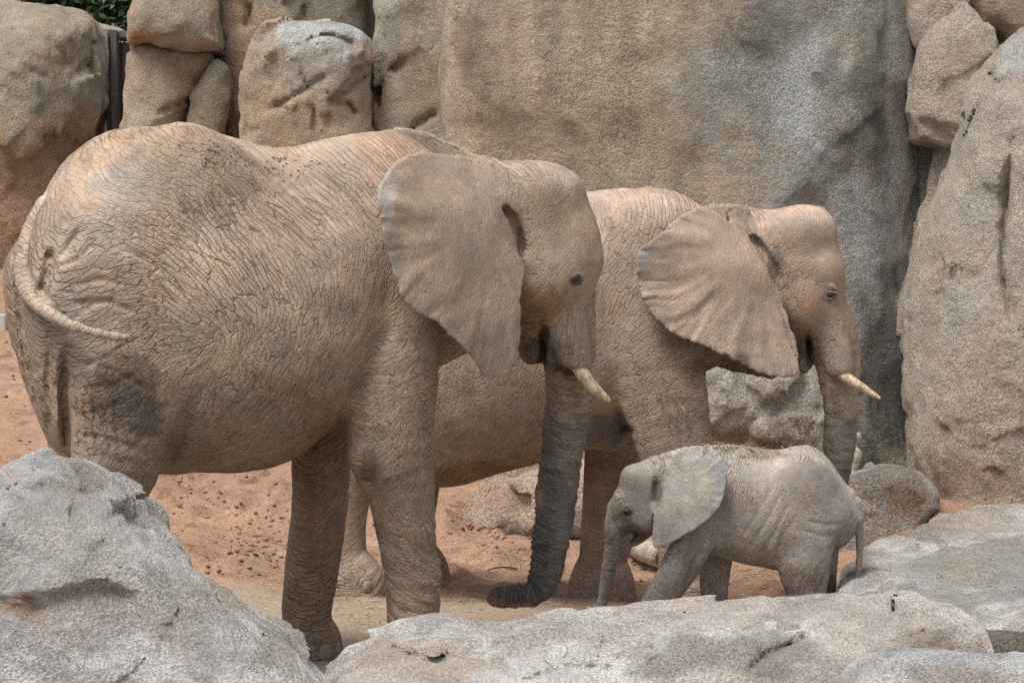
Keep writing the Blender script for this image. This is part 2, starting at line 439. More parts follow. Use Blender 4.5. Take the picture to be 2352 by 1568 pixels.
rock('boulder', [(308, 128), (342, 108), (430, 112), (500, 118), (508, 160), (470, 200), (440, 260), (420, 330), (415, 760), (292, 760), (297, 330), (298, 200)],
     35.4, .8, .3, M_FAR, 'squat sandy block under the rounded boulder, right of the wooden gate', res=.046, amp=.035, fac=[(.09, 1.0, tilt(.5, .2, .8, .8, 1.1)), (.03, 1.0, tilt(.5, .2, 2.6, 2.6, 3.4))],
     cracks=[([(350, 260), (420, 235), (470, 215)], 9, .11)],
     paint=lambda V: blobs(V, [(350, 260, 60, 90, srgb(186, 170, 144), .7), (460, 150, 80, 50, srgb(140, 122, 98), .7)]))
rock('boulder', [(505, 148), (522, 160), (530, 210), (528, 760), (420, 760), (425, 330), (445, 265), (470, 200)],
     35.3, .7, .2, M_FAR, 'grey wedge of rock wedged between the squat block and the ochre pillar', res=.046, amp=.03, fac=[(.09, 1.0, tilt(.5, .2, .8, .8, 1.1)), (.03, 1.0, tilt(.5, .2, 2.6, 2.6, 3.4))],
     paint=lambda V: blobs(V, [(490, 230, 80, 120, srgb(148, 138, 118), .8)]))
rock('boulder', [(508, -160), (860, -160), (862, 760), (520, 760), (530, 330), (534, 200), (515, 120), (512, 40)],
     36.6, 1.3, .35, M_FAR, 'tall ochre rock pillar behind the domed boulder', res=.05, amp=.05, fac=[(.09, 1.0, tilt(.5, .2, .8, .8, 1.1)), (.03, 1.0, tilt(.5, .2, 2.6, 2.6, 3.4))],
     cracks=[([(590, 80), (640, 58), (720, 55)], 9, .11), ([(570, 0), (560, 70)], 9, .11), ([(640, 60), (610, 90), (590, 130)], 9, .11), ([(700, 0), (690, 50)], 9, .11)],
     paint=lambda V: blobs(V, [(570, 150, 60, 220, srgb(196, 156, 116), .9), (760, 20, 110, 60, srgb(152, 140, 118), .8), (850, 40, 30, 80, srgb(96, 98, 74), .7)]))
rock('boulder', [(592, 130), (600, 95), (625, 65), (680, 53), (760, 50), (815, 62), (845, 88), (854, 120), (852, 250), (858, 360), (860, 760), (560, 760), (565, 330), (572, 200)],
     34.6, 1.0, .42, M_FAR, 'domed boulder with a pale weathered cap standing in front of the ochre pillar', res=.034, amp=.04, fac=[(.09, 1.0, tilt(.5, .2, .8, .8, 1.1)), (.03, 1.0, tilt(.5, .2, 2.6, 2.6, 3.4))],
     cracks=[([(600, 260), (650, 225), (690, 205), (710, 195), (780, 170)], 6, .085), ([(690, 150), (700, 190), (720, 230), (725, 290), (720, 330)], 6, .085), ([(850, 160), (790, 210), (740, 240)], 6, .085), ([(760, 230), (800, 235), (815, 265)], 6, .085), ([(700, 100), (760, 85), (830, 110)], 6, .085)],
     paint=lambda V: blobs(V, [(740, 90, 130, 50, srgb(186, 190, 184), .9), (740, 160, 120, 60, srgb(160, 156, 144), .7), (650, 270, 90, 80, srgb(186, 152, 118), .8), (700, 310, 120, 40, srgb(178, 148, 118), .8)]))
rock('boulder', [(866, -160), (1060, -160), (1060, 760), (866, 760), (868, 300), (862, 200), (864, 100)],
     35.0, .9, .3, M_FAR, 'upright grey beige pillar right of the narrow mossy crevice', res=.046, amp=.04, fac=[(.09, 1.0, tilt(.5, .2, .8, .8, 1.1)), (.03, 1.0, tilt(.5, .2, 2.6, 2.6, 3.4))],
     cracks=[([(930, 130), (900, 170)], 9, .11), ([(1010, 255), (960, 290), (940, 320)], 9, .11)],
     paint=lambda V: blobs(V, [(890, 80, 40, 120, srgb(166, 166, 150), .7), (980, 200, 60, 120, srgb(164, 140, 112), .7)]))
rock('boulder', [(150, 40), (200, 40), (240, 55), (285, 74), (316, 92), (330, 130), (330, 800), (150, 800)], 43.0, .9, .5, M_FAR, 'round shouldered boulder peeping over the top of the wooden gate', res=.06, amp=.05, fac=[(.09, 1.0, tilt(.5, .2, .8, .8, 1.1)), (.03, 1.0, tilt(.5, .2, 2.6, 2.6, 3.4))],
     paint=lambda V: blobs(V, [(270, 80, 60, 40, srgb(160, 146, 124), .8)]))
# backing behind the crevices
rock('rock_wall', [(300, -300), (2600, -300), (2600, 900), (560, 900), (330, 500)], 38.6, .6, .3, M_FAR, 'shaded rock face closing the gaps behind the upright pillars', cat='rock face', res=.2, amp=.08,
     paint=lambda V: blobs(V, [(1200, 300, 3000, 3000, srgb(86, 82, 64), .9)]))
# the big central boulder
def big_paint(V):
    return blobs(V, [(1250, 400, 330, 520, srgb(176, 150, 122), .85), (1500, 250, 230, 260, srgb(160, 142, 116), .7), (1450, 130, 140, 160, srgb(176, 156, 126), .6), (1640, 190, 110, 110, srgb(154, 150, 138), .8),
                     (1960, 500, 230, 900, srgb(154, 152, 144), .9), (1760, 230, 140, 240, srgb(154, 153, 147), .75), (1830, 180, 70, 190, srgb(160, 166, 166), .75), (1790, 60, 120, 90, srgb(124, 120, 110), .7), (1990, 560, 70, 220, srgb(152, 157, 155), .6), (1980, 250, 60, 130, srgb(124, 118, 106), .8),
                     (1870, 400, 60, 120, srgb(134, 132, 124), .6), (2040, 900, 90, 260, srgb(104, 103, 95), .9), (1560, 170, 60, 40, srgb(164, 152, 132), .6), (1075, 100, 30, 110, srgb(140, 112, 90), .7), (1090, 330, 60, 90, srgb(186, 158, 130), .7)])
rock('boulder', [(1004, -420), (2010, -420), (2045, 0), (2062, 180), (2080, 420), (2092, 560), (2100, 760), (2108, 960), (2110, 1400), (1060, 1400), (1050, 600), (1028, 340), (1014, 180), (1006, 40)],
     26.6, 2.2, 1.0, M_WALL, 'huge rounded granite boulder, beige with a dark grey wet flank, behind the elephants', res=.042, amp=.09, freq=.9, bulge=.12, ramp_=.012, fac=[(.025, 1.0, tilt(.3, .2, .6, .6, .5)), (.015, 1.0, tilt(.4, .2, 1.8, 1.8, 1.4))],
     cracks=[([(1010, 60), (1024, 200)], 8, .03), ([(1660, 60), (1760, 160)], 14, .03), ([(1770, 0), (1790, 330), (1800, 430)], 30, .03), ([(1860, 60), (1880, 200), (1900, 330)], 40, -.05)], paint=big_paint)
# pale outcrop at its foot
rock('boulder', [(1560, 760), (1640, 790), (1720, 800), (1800, 790), (1880, 800), (1940, 880), (1960, 1300), (1560, 1300)],
     23.9, .5, .35, M_ROUGH, 'pale rough rock between the standing elephant\'s front leg and trunk', res=.028, amp=.06, ramp_=.02,
     fac=[(.10, 1.0, tilt(.6, .3, 1.6, 1.6, 2.2)), (.03, 1.0, tilt(.6, .3, 5, 5, 6))], paint=lambda V: blobs(V, [(1760, 900, 200, 200, srgb(176, 168, 152), .9), (1680, 1010, 120, 30, srgb(172, 136, 108), .9), (1820, 990, 60, 80, srgb(150, 134, 116), .8)]))
rock('boulder', [(1050, 1260), (1066, 1190), (1085, 1155), (1120, 1128), (1180, 1100), (1260, 1078), (1400, 1060), (1430, 1260)],
     23.5, .45, .25, M_ROUGH, 'low pinkish rock ledge showing under the belly of the farther elephant', res=.028, amp=.05, ramp_=.02, fac=[(.08, 1.0, tilt(.5, .3, 2.2, 2, 3))],
     paint=lambda V: blobs(V, [(1200, 1130, 300, 150, srgb(194, 164, 138), .9), (1120, 1150, 80, 50, srgb(176, 136, 108), .7), (1290, 1180, 60, 60, srgb(176, 164, 150), .8)]))
# right hand cliff
rock('boulder', [(2060, -300), (2400, -300), (2420, 700), (2420, 1250), (2060, 1250), (2066, 500), (2062, 100)],
     27.4, 1.0, .4, M_PINK, 'recessed brown rock at the back of the cleft right of the huge boulder', res=.08, amp=.08,
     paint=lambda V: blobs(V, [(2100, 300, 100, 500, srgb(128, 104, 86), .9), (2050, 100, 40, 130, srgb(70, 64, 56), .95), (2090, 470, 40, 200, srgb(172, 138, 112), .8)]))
rock('boulder', [(2086, -160), (2200, -160), (2196, 10), (2172, 48), (2130, 84), (2108, 100), (2092, 60), (2084, 0)],
     25.2, .4, .10, M_PINK, 'small pinkish block at the top of the cleft, above the leaning slab of rock', res=.024, amp=.03,
     paint=lambda V: blobs(V, [(2140, 20, 80, 70, srgb(180, 154, 128), .8)]))
rock('boulder', [(2196, 22), (2226, 48), (2252, 80), (2262, 150), (2256, 240), (2215, 330), (2160, 328), (2108, 312), (2096, 260), (2100, 180), (2112, 118), (2150, 76), (2178, 50)],
     25.0, .5, .13, M_PINK, 'pinkish leaning slab of rock with a chipped lower edge', res=.022, amp=.03, ramp_=.008, fac=[(.05, 1.0, tilt(.9, .3, 2, 2, 2.6))],
     cracks=[([(2105, 275), (2150, 290), (2215, 300)], 9, .05)],
     paint=lambda V: blobs(V, [(2180, 180, 100, 170, srgb(186, 165, 146), .8)]))
rock('boulder', [(2200, 18), (2240, -20), (2240, -300), (2560, -300), (2560, 240), (2300, 180), (2262, 84)],
     25.6, .7, .16, M_PINK, 'brown rock block above the tall right hand boulder', res=.03, amp=.05, ramp_=.015, fac=[(.12, 1.0, tilt(.5, .3, 1.8, 2, 2.2))],
     paint=lambda V: blobs(V, [(2280, 60, 110, 120, srgb(160, 128, 100), .8), (2230, 120, 60, 50, srgb(140, 110, 86), .7)]))
rock('stone', [(2045, 195), (2062, 186), (2088, 190), (2096, 230), (2094, 300), (2088, 338), (2074, 340), (2062, 300), (2052, 240)],
     25.9, .2, .08, M_ROUGH, 'pale wedge shaped stone caught in the dark cleft', cat='stone', res=.02, amp=.015,
     paint=lambda V: blobs(V, [(2070, 210, 40, 50, srgb(128, 132, 130), .9), (2078, 300, 30, 60, srgb(130, 116, 102), .9)]))
rock('boulder', [(2096, 318), (2140, 330), (2200, 330), (2200, 560), (2130, 700), (2104, 560), (2098, 420)],
     25.6, .4, .1, M_PINK, 'narrow rock column under the leaning slab', res=.024, amp=.03,
     paint=lambda V: blobs(V, [(2130, 420, 30, 130, srgb(176, 172, 162), .7), (2160, 380, 40, 60, srgb(186, 158, 132), .7)]))
rock('boulder', [(2620, 40), (2420, 60), (2352, 82), (2318, 112), (2280, 165), (2240, 228), (2212, 285), (2188, 350), (2162, 420), (2130, 500), (2110, 580), (2099, 680), (2098, 780), (2103, 900), (2108, 1000), (2116, 1090), (2130, 1150), (2140, 1320), (2620, 1320)],
     24.4, 1.1, .85, M_PINK, 'tall pale right hand boulder with a long vertical crack', res=.026, amp=.05, freq=1.4, ramp_=.010, bulge=.1, fac=[(.05, 1.0, tilt(-.4, .2, 1.0, 1, 1.3)), (.018, 1.0, tilt(-.4, .2, 4, 4, 5))],
     cracks=[([(2330, 300), (2315, 420), (2300, 520), (2306, 640), (2330, 740), (2356, 790)], 11, .13), ([(2310, 350), (2322, 300)], 4, .05), ([(2150, 690), (2165, 670), (2180, 675)], 5, .04), ([(2260, 155), (2290, 190), (2320, 175)], 6, .05), ([(2250, 220), (2205, 330)], 5, .05)],
     paint=lambda V: blobs(V, [(2240, 300, 150, 180, srgb(178, 168, 150), .8), (2330, 130, 60, 50, srgb(186, 188, 182), .8), (2180, 620, 90, 200, srgb(184, 164, 144), .8), (2240, 480, 60, 100, srgb(172, 170, 160), .7), (2240, 900, 160, 200, srgb(182, 162, 143), .8), (2210, 720, 50, 80, srgb(180, 178, 168), .6), (2220, 1100, 160, 80, srgb(158, 130, 108), .8)]))
rock('boulder', [(1900, 1300), (1940, 1090), (1975, 1080), (2000, 1078), (2040, 1070), (2080, 1074), (2115, 1095), (2140, 1120), (2150, 1160), (2110, 1200), (2060, 1300)],
     22.4, .35, .12, M_ROUGH, 'low dark speckled boulder at the foot of the cleft behind the calf', res=.022, amp=.04, ramp_=.01, fac=[(.022, 1.0, tilt(.5, .3, 3, 3, 3.6))],
     paint=lambda V: blobs(V, [(2030, 1120, 130, 80, srgb(132, 120, 108), .9), (2090, 1160, 60, 50, srgb(140, 104, 80), .8)]))
rock('stone', [(1976, 1092), (1990, 1066), (2004, 1060), (2020, 1078), (2024, 1096)], 22.75, .12, .06, M_ROUGH, 'small pointed stone behind the low speckled boulder', cat='stone', res=.012, amp=.008,
     paint=lambda V: blobs(V, [(2000, 1080, 40, 40, srgb(150, 140, 132), .9)]))
# right slabs
def slab(name, poly, z0, dzx, dzy, y0, th, rad, mat, label, res=.025, amp=.03, freq=2.2, ramp_=.012, paint=None, strata=None):
    """flat lying rock: outline traced in pixels on a tilted plane"""
    def xy(x, y):
        d = ray(x, y); k = (CAMH - z0 + dzy * y0) / (dzx * d[0] + dzy * d[1] - d[2]); return k * d[0], k * d[1]
    pl = np.array([xy(*p_) for p_ in poly]); seed = (sum(map(ord, label)) % 97) * 1.37
    def f(P):
        d2 = polysdf(P[:, 0], P[:, 1], pl); zc = z0 + dzx * P[:, 0] + dzy * (P[:, 1] - y0) - th
        a, b = d2 + rad, np.abs(P[:, 2] - zc) - th + rad
        v = np.minimum(np.maximum(a, b), 0) + np.hypot(np.maximum(a, 0), np.maximum(b, 0)) - rad
        v = v + amp * fbm(P * freq + seed, 4) + ramp_ * ridged(P * np.array([3, 3, 9]) + seed, 3) + .03 * facets(P + seed, 1.0, tilt(.15, .3, 1.6, 1.6, 7))
        return v
    zz = [z0 + dzx * a_[0] + dzy * (a_[1] - y0) for a_ in pl]
    lo = np.array([pl[:, 0].min(), pl[:, 1].min(), min(zz) - 2 * th]); hi = np.array([pl[:, 0].max(), pl[:, 1].max(), max(zz)])
    V, Qd = sdf_mesh(f, lo - .1, hi + .1, res, slack=3.2); org = np.array([pl[:, 0].mean(), pl[:, 1].mean(), lo[2]])
    me = make_mesh(name, V - org, Qd)
    rock_paint(me, V, mat, paint)
    return tag(obj(name, me, mat, None, org), label, 'boulder')
slab('boulder', [(1915, 1400), (1925, 1290), (1990, 1240), (2100, 1205), (2200, 1170), (2260, 1152), (2340, 1150), (2560, 1150), (2620, 1290), (2300, 1300), (2080, 1330), (2000, 1400)],
     .42, 0, .035, 20.5, .3, .12, M_SLAB, 'flat pale slab of rock behind the calf\'s tail', paint=lambda V: blobs(V, [(2200, 1200, 200, 50, srgb(182, 166, 146), .7), (1960, 1290, 60, 40, srgb(150, 138, 122), .8)]))
slab('boulder', [(1995, 1410), (2000, 1350), (2040, 1290), (2120, 1260), (2250, 1225), (2400, 1205), (2640, 1205), (2640, 1470), (2250, 1420), (2190, 1440), (2100, 1440)],
     .40, .01, .09, 17.6, .24, .1, M_SLAB, 'smooth grey slab strewn with straw in front of the pale slab', paint=lambda V: blobs(V, [(2250, 1330, 260, 130, srgb(158, 154, 146), .8), (2240, 1300, 80, 50, srgb(166, 158, 140), .6)]))
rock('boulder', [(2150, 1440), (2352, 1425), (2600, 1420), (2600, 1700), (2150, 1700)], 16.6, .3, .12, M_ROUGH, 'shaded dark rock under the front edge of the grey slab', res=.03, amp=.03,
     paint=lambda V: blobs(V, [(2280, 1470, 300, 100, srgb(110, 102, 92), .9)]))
# foreground
rock('boulder', [(-260, 1300), (-120, 1190), (0, 1106), (40, 1070), (85, 1045), (130, 1037), (185, 1047), (240, 1068), (290, 1096), (330, 1130), (372, 1176), (430, 1230), (490, 1290), (560, 1345), (620, 1384), (670, 1414), (702, 1450), (730, 1500), (752, 1540), (775, 1620), (800, 1900), (-260, 1900)],
     14.4, .75, .30, M_FORE, 'large pale grey granite boulder hiding the big elephant\'s hind feet', skyline=.5, res=.018, lean=.45, amp=.018, freq=2.0, ramp_=.007, fac=[(.06, 1.0, tilt(.75, .3, .8, 1.2, 1.7)), (.026, 1.0, tilt(.75, .3, 2.6, 3, 6))],
     cracks=[([(350, 1120), (250, 1190), (170, 1240)], 12, .03), ([(130, 1080), (190, 1120), (260, 1130)], 12, .025), ([(330, 1160), (240, 1250), (190, 1290)], 14, .028), ([(0, 1390), (60, 1400), (120, 1395)], 8, .03), ([(420, 1290), (520, 1330), (600, 1380)], 10, .03), ([(250, 1480), (330, 1450), (400, 1440)], 10, .03)],
     paint=lambda V: blobs(V, [(200, 1200, 260, 140, srgb(178, 172, 164), .7), (520, 1350, 70, 60, srgb(172, 152, 118), .6), (60, 1395, 70, 30, srgb(162, 122, 90), .8), (650, 1470, 60, 90, srgb(150, 136, 108), .6), (180, 1110, 60, 40, srgb(150, 138, 124), .7), (300, 1400, 200, 120, srgb(170, 158, 146), .6)]))
rock('boulder', [(690, 1640), (752, 1524), (800, 1482), (870, 1455), (930, 1432), (1000, 1419), (1040, 1421), (1062, 1433), (1120, 1436), (1180, 1427), (1240, 1415), (1300, 1401), (1400, 1393), (1500, 1391), (1560, 1386), (1650, 1381), (1700, 1380), (1750, 1372), (1765, 1384), (1820, 1376), (1900, 1366), (1960, 1364), (2010, 1352), (2060, 1350), (2110, 1362), (2160, 1380), (2192, 1400), (2203, 1440), (2196, 1490), (2120, 1530), (2040, 1600), (1980, 1900), (690, 1900)],
     15.0, .55, .22, M_SLAB, 'long layered pale rock ledge running along the front of the pen', skyline=.38, res=.018, lean=1.0, z0=.5, amp=.016, freq=2.2, ramp_=.008, fac=[(.08, 1.0, tilt(.28, .75, .7, 1.2, 2.6)), (.03, 1.0, tilt(.28, .75, 2, 3, 8))],
     cracks=[([(860, 1475), (940, 1505), (1000, 1520), (1060, 1500)], 7, .05), ([(2196, 1470), (2120, 1490), (2020, 1510), (1960, 1540)], 6, .05), ([(1900, 1440), (1820, 1480), (1750, 1510), (1700, 1560)], 9, .06), ([(1180, 1560), (1300, 1530), (1420, 1525)], 7, .05), ([(2190, 1430), (2100, 1455), (1990, 1490)], 5, .04), ([(1400, 1470), (1520, 1490), (1640, 1470)], 9, .03), ([(2048, 1374), (2056, 1376)], 9, .12), ([(2048, 1398), (2060, 1399)], 13, .14)],
     paint=lambda V: blobs(V, [(950, 1520, 180, 70, srgb(190, 166, 142), .7), (1700, 1520, 200, 60, srgb(146, 134, 122), .7), (1300, 1450, 200, 50, srgb(186, 174, 160), .6), (2100, 1470, 120, 40, srgb(150, 130, 112), .7), (1900, 1400, 160, 40, srgb(186, 176, 164), .7)]))
rock('boulder', [(1945, 1640), (1960, 1560), (1985, 1538), (2040, 1516), (2100, 1504), (2200, 1499), (2352, 1490), (2600, 1490), (2600, 1900), (1945, 1900)],
     13.9, .35, .3, M_FORE, 'flat topped pale rock at the foot of the ledge, beside the dark recess', res=.02, lean=.6, z0=.4, amp=.03, ramp_=.01, fac=[(.05, 1.0, tilt(.1, .5, 1.5, 2, 5))],
     paint=lambda V: blobs(V, [(2240, 1560, 200, 40, srgb(166, 146, 128), .6)]))
print('rocks', time.time() - T0)

# ------------------------------------------------------------------ elephants
class Frame:
    def __init__(s, px, Y, th):
        s.O = np.array([(px - CX) / FPX * Y, Y, 0.]); s.th = R(th)
        s.u = np.array([math.cos(s.th), math.sin(s.th), 0]); s.nv = np.array([-math.sin(s.th), math.cos(s.th), 0])
        s.sc = Y / FPX                                  # metres per pixel
    def L(s, x, y, t=0.):
        d = ray(x, y); C0 = np.array([0, 0, CAMH]) - s.O
        k = (t - C0 @ s.nv) / (d @ s.nv); p = C0 + k * d
        return np.array([p @ s.u, t, p[2]])
    def loc(s, P):
        q = P - s.O; return np.stack([q @ s.u, q @ s.nv, q[:, 2]], 1)
    def world(s, q):
        q = np.atleast_2d(q); return s.O + q[:, :1] * s.u + q[:, 1:2] * s.nv + q[:, 2:3] * np.array([0, 0, 1.])
def loft(fr, st, pu=1.85, pd=2.3):
    """trunk of the body: (x, top y, bottom y, half width in metres) along the body axis"""
    rows = []
    for x, a, b, wd in st:
        A, B = fr.L(x, a), fr.L(x, b); rows.append((A[0] * .5 + B[0] * .5, A[2], B[2], wd))
    rows = crom(rows, 240); rows = rows[np.argsort(rows[:, 0])]
    s0, s1 = rows[0, 0], rows[-1, 0]
    lo = np.array([s0, -rows[:, 3].max(), rows[:, 2].min()]); hi = np.array([s1, rows[:, 3].max(), rows[:, 1].max()])
    def f(q):
        s_ = q[:, 0]; sc_ = np.clip(s_, s0, s1)
        tp, bt, wd = (np.interp(sc_, rows[:, 0], rows[:, k]) for k in (1, 2, 3))
        zc = bt + (tp - bt) * .46; up = q[:, 2] > zc
        hh = np.where(up, tp - zc, zc - bt); e = np.where(up, pu, pd)
        a = np.abs(q[:, 1]) / wd; b = np.abs(q[:, 2] - zc) / hh
        v = ((a ** e + b ** e + 1e-9) ** (1 / e) - 1) * np.minimum(wd, hh)
        o = np.maximum(s0 - s_, s_ - s1)
        return np.where(o > 0, np.hypot(np.maximum(v, 0), o), v)
    f.bb = (lo, hi); return f
def tube(pts, ra, rb, n=26):
    """pts in (s, t, z); ra radius in the s-z plane, rb radius across"""
    arr = crom(np.column_stack([pts, ra, rb]), n)
    Pn, A, B = arr[:, :3], np.maximum(arr[:, 3], .004), np.maximum(arr[:, 4], .004)
    mx = max(A.max(), B.max()); lo, hi = Pn.min(0) - mx, Pn.max(0) + mx
    ln = np.concatenate([[0], np.cumsum(np.linalg.norm(np.diff(Pn, axis=0), axis=1))])
    def f(q, want=False):
        best = np.full(len(q), 1e9); al = np.zeros(len(q))
        for i in range(n - 1):
            a, b = Pn[i], Pn[i + 1]; k = (A[i] + A[i + 1]) / (B[i] + B[i + 1]); S = np.array([1, k, 1])
            e = (b - a) * S; wv = (q - a) * S
            h = np.clip(wv @ e / (e @ e + 1e-12), 0, 1)
            d = np.linalg.norm(wv - h[:, None] * e, axis=1) - (A[i] + (A[i + 1] - A[i]) * h)
            d = d / max(1, k)
            m_ = d < best; best = np.where(m_, d, best); al = np.where(m_, ln[i] + h * (ln[i + 1] - ln[i]), al)
        return (best, al) if want else best
    f.bb = (lo, hi); return f
def rows_tube(fr, rows, n=26):
    """upright limb: (left x, right x, y, t, half width across)"""
    pts, ra, rb = [], [], []
    for xl, xr, y, t, b in rows:
        c = fr.L((xl + xr) / 2, y, t); e = fr.L(xr, y, t); pts.append(c); ra.append(abs(e[0] - c[0])); rb.append(b)
    return tube(np.array(pts), ra, rb, n)
def path_tube(fr, rows, n=26):
    """(x, y, half width px, t, half width across m)"""
    pts = np.array([fr.L(x, y, t) for x, y, hw, t, b in rows])
    return tube(pts, [r[2] * fr.sc for r in rows], [r[4] for r in rows], n)
def ellip(c, r):
    c = np.array(c); r = np.array(r)
    def f(q):
        k = (q - c) / r; k0 = np.linalg.norm(k, axis=1) + 1e-9; k1 = np.linalg.norm((q - c) / (r * r), axis=1) + 1e-9
        return k0 * (k0 - 1) / k1
    f.bb = (c - r, c + r); return f
def pillow(fr, poly, thick, rad, prof=None):
    """head: outline in pixels on the mid plane; prof = [(y px, half thickness)]"""
    pl = np.array([fr.L(x, y)[[0, 2]] for x, y in poly])
    if prof:
        zz = np.array([fr.L(poly[0][0], y)[2] for y, _ in prof]); tt = np.array([v for _, v in prof])
        o = np.argsort(zz); zz, tt = zz[o], tt[o]
    def f(q):
        d2 = polysdf(q[:, 0], q[:, 2], pl)
        th = np.interp(q[:, 2], zz, tt) if prof else thick
        r_ = np.minimum(rad, th * .98)
        a, b = d2 + r_, np.abs(q[:, 1]) - th + r_
        return np.minimum(np.maximum(a, b), 0) + np.hypot(np.maximum(a, 0), np.maximum(b, 0)) - r_
    f.bb = (np.array([pl[:, 0].min(), -thick, pl[:, 1].min()]), np.array([pl[:, 0].max(), thick, pl[:, 1].max()]))
    return f
def ear(fr, poly, ctrl, thick, root, rip=(0, 0, 0), edge=.006):
    """leaf of an ear: outline in pixels, ctrl = [(x, y, t)] bends the sheet, ripples fan out from root"""
    C = np.array([fr.L(x, y, t) for x, y, t in ctrl])
    def ph(r2): return np.where(r2 > 1e-9, r2 * np.log(np.maximum(r2, 1e-9)), 0) * .5
    n = len(C); A = np.zeros((n + 3, n + 3)); D2 = ((C[:, None, [0, 2]] - C[None, :, [0, 2]]) ** 2).sum(-1)
    A[:n, :n] = ph(D2) + np.eye(n) * 1e-3; A[:n, n] = 1; A[:n, n + 1:] = C[:, [0, 2]]; A[n:, :n] = A[:n, n:].T
    wv = np.linalg.solve(A, np.concatenate([C[:, 1], [0, 0, 0]]))
    def T(s, z_):
        r2 = (s[:, None] - C[None, :, 0]) ** 2 + (z_[:, None] - C[None, :, 2]) ** 2
        return ph(r2) @ wv[:n] + wv[n] + wv[n + 1] * s + wv[n + 2] * z_
    pl = []
    for x, y in poly:
        t = C[:, 1].mean()
        for _ in range(4):
            p = fr.L(x, y, t); t = float(T(p[:1], p[2:])[0])
        pl.append((p[0], p[2]))
    pl = np.array(pl); rt = fr.L(root[0], root[1], C[:, 1].mean()); amp, fq, r0 = rip; fl = -1. if pl[:, 0].mean() < rt[0] else 1.
    pl = crom(np.vstack([pl, pl[:1]]), len(pl) * 3)[:-1]
    def f(q):
        s, z_ = q[:, 0], q[:, 2]
        nz = vnoise(q * np.array([16, 2, 16])) * edge + vnoise(q * np.array([45, 2, 45])) * edge * .6
        d2 = polysdf(s, z_, pl) + nz
        t = T(s, z_); dx, dz = s - rt[0], z_ - rt[2]; rr = np.hypot(dx, dz); an = np.arctan2(dz * fl, dx * fl)
        an = an + .12 * vnoise(q * 4.)
        if amp:
            g = sstep(r0 * .35, r0, rr)
            t = t + amp * g * (vnoise(np.stack([an * fq * .30 + 9, rr * 2.2, 0 * an], 1)) * 1.5 + vnoise(np.stack([an * fq * .8 + 3, rr * 3, 0 * an], 1)) * .7) + amp * .55 * sstep(r0 * .75, r0 * 1.3, rr) * vnoise(np.stack([an * fq * 2.6 + 5, rr * 4, 0 * an], 1))
            t = t + amp * .5 * fbm(q * np.array([5, 0, 5]) + 7, 2)
        th = thick * (.55 + .45 * sstep(0, .12, -d2))
        b = np.abs(q[:, 1] - t) * .9 - th
        k = thick * .9
        a2, b2 = d2 + k, b + k
        return np.minimum(np.maximum(a2, b2), 0) + np.hypot(np.maximum(a2, 0), np.maximum(b2, 0)) - k
    ct = C[:, 1]
    f.bb = (np.array([pl[:, 0].min(), ct.min() - .12, pl[:, 1].min()]), np.array([pl[:, 0].max(), ct.max() + .12, pl[:, 1].max()])); f.poly = pl; f.root = rt
    return f
def ev(prims, q, base=None, k0=.08):
    F = np.full(len(q), 1.) if base is None else base
    for pr in prims:
        f, k = pr if isinstance(pr, tuple) else (pr, k0)
        lo, hi = f.bb; mg = .16
        m_ = ((q > lo - mg) & (q < hi + mg)).all(1)
        if m_.any(): F[m_] = smin(F[m_], f(q[m_]), k)
    return F

def add_eye(fr, spec, x, y, r, slant):
    ts = np.linspace(-.7 * spec['size'], 0, 280); f = ev(spec['head'], np.array([fr.L(x, y, t) for t in ts]), k0=.06); i = int(np.argmax(f < 0)); t0 = ts[i]
    up = slant; c, s_ = math.cos(up), math.sin(up); px = r / fr.sc
    def lid(dx, dy, ra, rb, k):
        pts = [fr.L(x + (a * c + b * s_) * px, y + (-a * s_ + b * c) * px, t0 - .20 * r + (a * a) * .30 * r) for a, b in dx]
        return (tube(np.array(pts), [ra * r] * len(pts), [rb * r] * len(pts), 8), k)
    spec['head'].append(lid([(-1.7, .05), (-.8, -.45), (.2, -.58), (1.1, -.42), (1.7, .1)], 0, .24, .34, .2 * r))
    spec['head'].append(lid([(-1.6, .2), (-.6, .72), (.4, .80), (1.2, .55)], 0, .18, .28, .2 * r))
    spec['head'].append(lid([(-2.0, -.9), (-.6, -1.65), (.8, -1.6), (1.9, -.8)], 0, .25, .22, .6 * r))
    return (x, y, t0, r, up)
